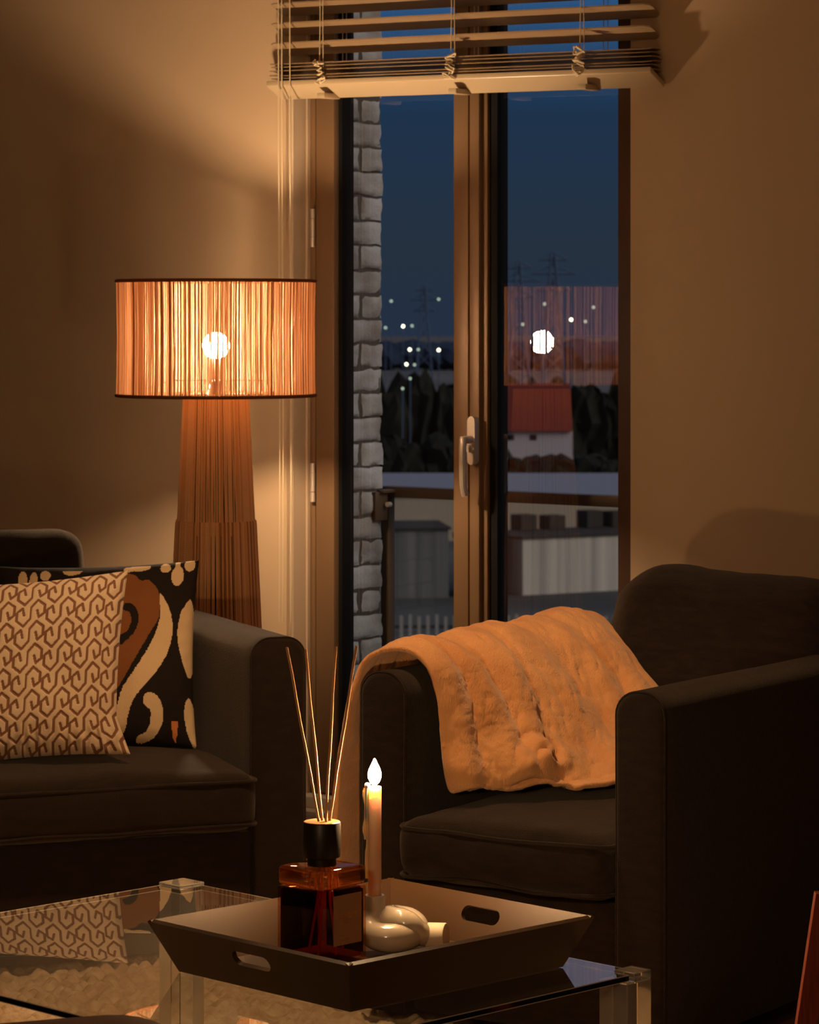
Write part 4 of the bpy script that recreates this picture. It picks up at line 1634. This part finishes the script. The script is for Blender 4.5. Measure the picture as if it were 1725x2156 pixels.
zl = lz1 - lz0
text('BENUIT', 0.0125, 0.006, lz0 + zl * 0.52, lab)
text('amber', 0.0075, 0.006, lz0 + zl * 0.42, lab)
text('SP scents', 0.0072, 0.000, lz0 + zl * 0.09, lab)
tag(DI, 'square amber glass reed diffuser bottle with a black cap in the tray', 'reed diffuser')

# four reeds standing in the bottle
ctr = DFR.o
for k, (tx, ty, dd, bx2, by2, where) in enumerate((
    (604, 1363, -0.02, 0.022, -0.012, 'pale rattan reed leaning furthest left out of the black cap'),
    (643, 1367, 0.05, 0.010, -0.020, 'pale rattan reed second from the left, leaning slightly left'),
    (707, 1361, 0.03, -0.012, -0.024, 'pale rattan reed third from the left, nearly upright'),
    (751, 1360, -0.02, -0.026, -0.010, 'pale rattan reed leaning furthest right towards the candle'))):
    d = BD + dd
    tip = Vector(((tx - PX0) / F * d, d, HC - (ty - PY0) / F * d))
    hole = Vector((ctr[0] + (0.003 if k < 2 else 0.007) - 0.001 * k * 0, ctr[1] + (k % 2) * 0.006 - 0.003, ctr[2] + zcap1))
    hole.x += (-0.0075, -0.0025, -0.0005, 0.0050)[k]
    hole.y += (0.0, 0.006, -0.004, 0.003)[k]
    dirv = (hole - tip).normalized()
    L = (hole.z - (ctr[2] + 0.012)) / -dirv.z
    bot_ = hole + dirv * L
    b = new()
    pts = [tip.lerp(bot_, i / 12) - tip + Vector((0.0006 * math.sin(i * 1.7 + k), 0, 0)) for i in range(13)]
    tube(b, pts, 0.0022, 8)
    o = obj('diffuser_reed', b, M_reed)
    o.location = tip
    tag(o, where, 'reed', group='reeds in the diffuser')

# ------------------------------------------------------------------ knot candle holder
KD = 5.10
KX = (789 - PX0) / F * KD
KF = Frame(KX, KD, 0, ZTF)
zcup = HC - (1884 - PY0) / F * KD - ZTF
b = new()
path = smooth_path([
    (0.0, 0.0, zcup - 0.03), (0.0, 0.0, 0.060), (-0.006, -0.008, 0.044), (-0.004, -0.028, 0.031), (0.022, -0.038, 0.026), (0.048, -0.030, 0.028),
    (0.064, -0.006, 0.034), (0.054, 0.016, 0.040), (0.030, 0.012, 0.045), (0.030, -0.010, 0.048), (0.052, -0.024, 0.046), (0.068, -0.020, 0.033), (0.084, -0.010, 0.025), (0.100, -0.008, 0.024)], 10)
n_ = len(path)
tube(b, path, [0.0172 + 0.0092 * math.sin(math.pi * min(1, max(0, (i / n_ - 0.06) / 0.9))) for i in range(n_)], 22)
for v in b.verts:
    if v.co.z < 0.0:
        v.co.z = 0.0
KN = obj('candle_holder', b, M_ceramic, None, angle=80)
place(KN, KF)
b = new()
lathe(b, [(0.0172, zcup - 0.045), (0.0172, zcup - 0.002), (0.0162, zcup), (0.0128, zcup), (0.0122, zcup - 0.002), (0.0122, zcup - 0.018)], 32)
obj('cup', b, M_ceramic, KN)
b = new()
cd = Vector((0.95, -0.30, 0.04)).normalized()
c0 = Vector((0.088, -0.006, 0.0235))
tube(b, [c0, c0 + cd * 0.030, c0 + cd * 0.0315], [0.0215, 0.0215, 0.0205], 28)
tag(obj('cup', b, M_ceramic2, KN), 'unglazed open end cup')
tag(KN, 'glossy cream ceramic knot candle holder in the tray', 'candle holder')

# ------------------------------------------------------------------ candle
CZ0 = ZTF + zcup - 0.017
CZ1 = HC - (1656 - PY0) / F * KD
CN = Frame(KX, KD, 0, CZ0).empty('candle')
b = new()
hcd = CZ1 - CZ0
lathe(b, [(0.0096, 0.0), (0.0112, 0.03), (0.0112, hcd - 0.002), (0.0106, hcd), (0.008, hcd - 0.002), (0.0025, hcd - 0.004)], 32)
wax = obj('wax', b, M_wax, CN)
b = new()
rd_ = random.Random(4)
pts, rads = [], []
for i in range(22):
    f = i / 21
    pts.append((-0.0120 - 0.0010 * math.sin(f * 9), -0.004, hcd + 0.004 - f * 0.155))
    rads.append(0.0036 * (0.8 + 0.35 * rd_.random()) * (1 - 0.25 * f))
tube(b, pts, rads, 8)
pts = [(-0.0155 - 0.0015 * math.sin(i * 0.8), -0.003, hcd - 0.002 - i * 0.0065) for i in range(14)]
tube(b, pts, [0.0026 + 0.0008 * math.sin(i * 1.3) for i in range(13)] + [0.0030], 8)
bmesh.ops.create_icosphere(b, subdivisions=2, radius=0.0050, matrix=Matrix.Translation((-0.0120, -0.003, hcd + 0.002)))
obj('wax_drip', b, M_wax, CN)
b = new()
tube(b, [(0, 0, hcd - 0.005), (0.0005, 0, hcd + 0.003), (0.0015, 0, hcd + 0.008)], 0.0009, 6)
obj('wick', b, M_wick, CN)
b = new()
prof = [(0.0020, 0.002), (0.0072, 0.007), (0.0104, 0.014), (0.0112, 0.021), (0.0092, 0.029), (0.0052, 0.037), (0.0012, 0.046)]
lathe(b, [(r_, hcd + z_) for r_, z_ in prof], 20)
tag(obj('flame', b, M_flame, CN), 'bright candle flame')
tag(CN, 'lit peach taper candle with wax drips in the knot holder', 'candle')

# ------------------------------------------------------------------ shallow glass dish in the tray
GD = 4.97
GF = Frame((984 - PX0) / F * GD, GD, 0, ZTF)
b = new()
lathe(b, [(0.030, 0.0), (0.048, 0.003), (0.057, 0.013), (0.0585, 0.0145), (0.0555, 0.013), (0.046, 0.0055), (0.030, 0.003)], 48)
o = place(obj('glass_dish', b, M_clear, None, angle=60), GF)
tag(o, 'shallow clear glass dish lying in the tray right of the knot holder', 'dish')

# ------------------------------------------------------------------ things cut by the frame
b = softbox(0.62, 0.62, 0.511, 0.20, crown=0.012, n=24, wob=0.004, seed=21)
o = obj('pouffe', b, M_pouf, None, angle=60)
o.location = (-0.47, 4.02, RZ + 0.006)
o.rotation_euler = (0, 0, R(20))
tag(o, 'brown woven pouffe at the bottom left in front of the glass table', 'pouffe')

RDp = 4.75
SFm = Frame((1738 - PX0) / F * RDp, RDp, 0, RZ + 0.006)
ST = SFm.empty('wooden_stand')
zt_ = HC - (1879 - PY0) / F * RDp - RZ - 0.006
b = new()
v = []
for z_, cxx in ((zt_, 0.0), (0.0, -0.085)):
    for dx, dy in ((-0.0155, -0.012), (0.0155, -0.012), (0.0155, 0.012), (-0.0155, 0.012)):
        v.append(b.verts.new((cxx + dx, dy, z_)))
for k in range(4):
    b.faces.new((v[k], v[(k + 1) % 4], v[4 + (k + 1) % 4], v[4 + k]))
b.faces.new(v[:4][::-1]); b.faces.new(v[4:])
bmesh.ops.recalc_face_normals(b, faces=b.faces[:])
obj('leg', b, M_red, ST, smooth=False)
b = new()
box(b, 0.0, 0.34, -0.011, 0.011, zt_ - 0.16, zt_ - 0.12, 0.002)
obj('rail', b, M_red, ST, smooth=False)
b = new()
v = []
for z_, cxx in ((zt_, 0.34), (0.0, 0.425)):
    for dx, dy in ((-0.0155, -0.012), (0.0155, -0.012), (0.0155, 0.012), (-0.0155, 0.012)):
        v.append(b.verts.new((cxx + dx, dy, z_)))
for k in range(4):
    b.faces.new((v[k], v[(k + 1) % 4], v[4 + (k + 1) % 4], v[4 + k]))
b.faces.new(v[:4][::-1]); b.faces.new(v[4:])
bmesh.ops.recalc_face_normals(b, faces=b.faces[:])
obj('leg', b, M_red, ST, smooth=False)
tag(ST, 'slanted red-brown wooden stand at the right edge beside the armchair', 'stand')
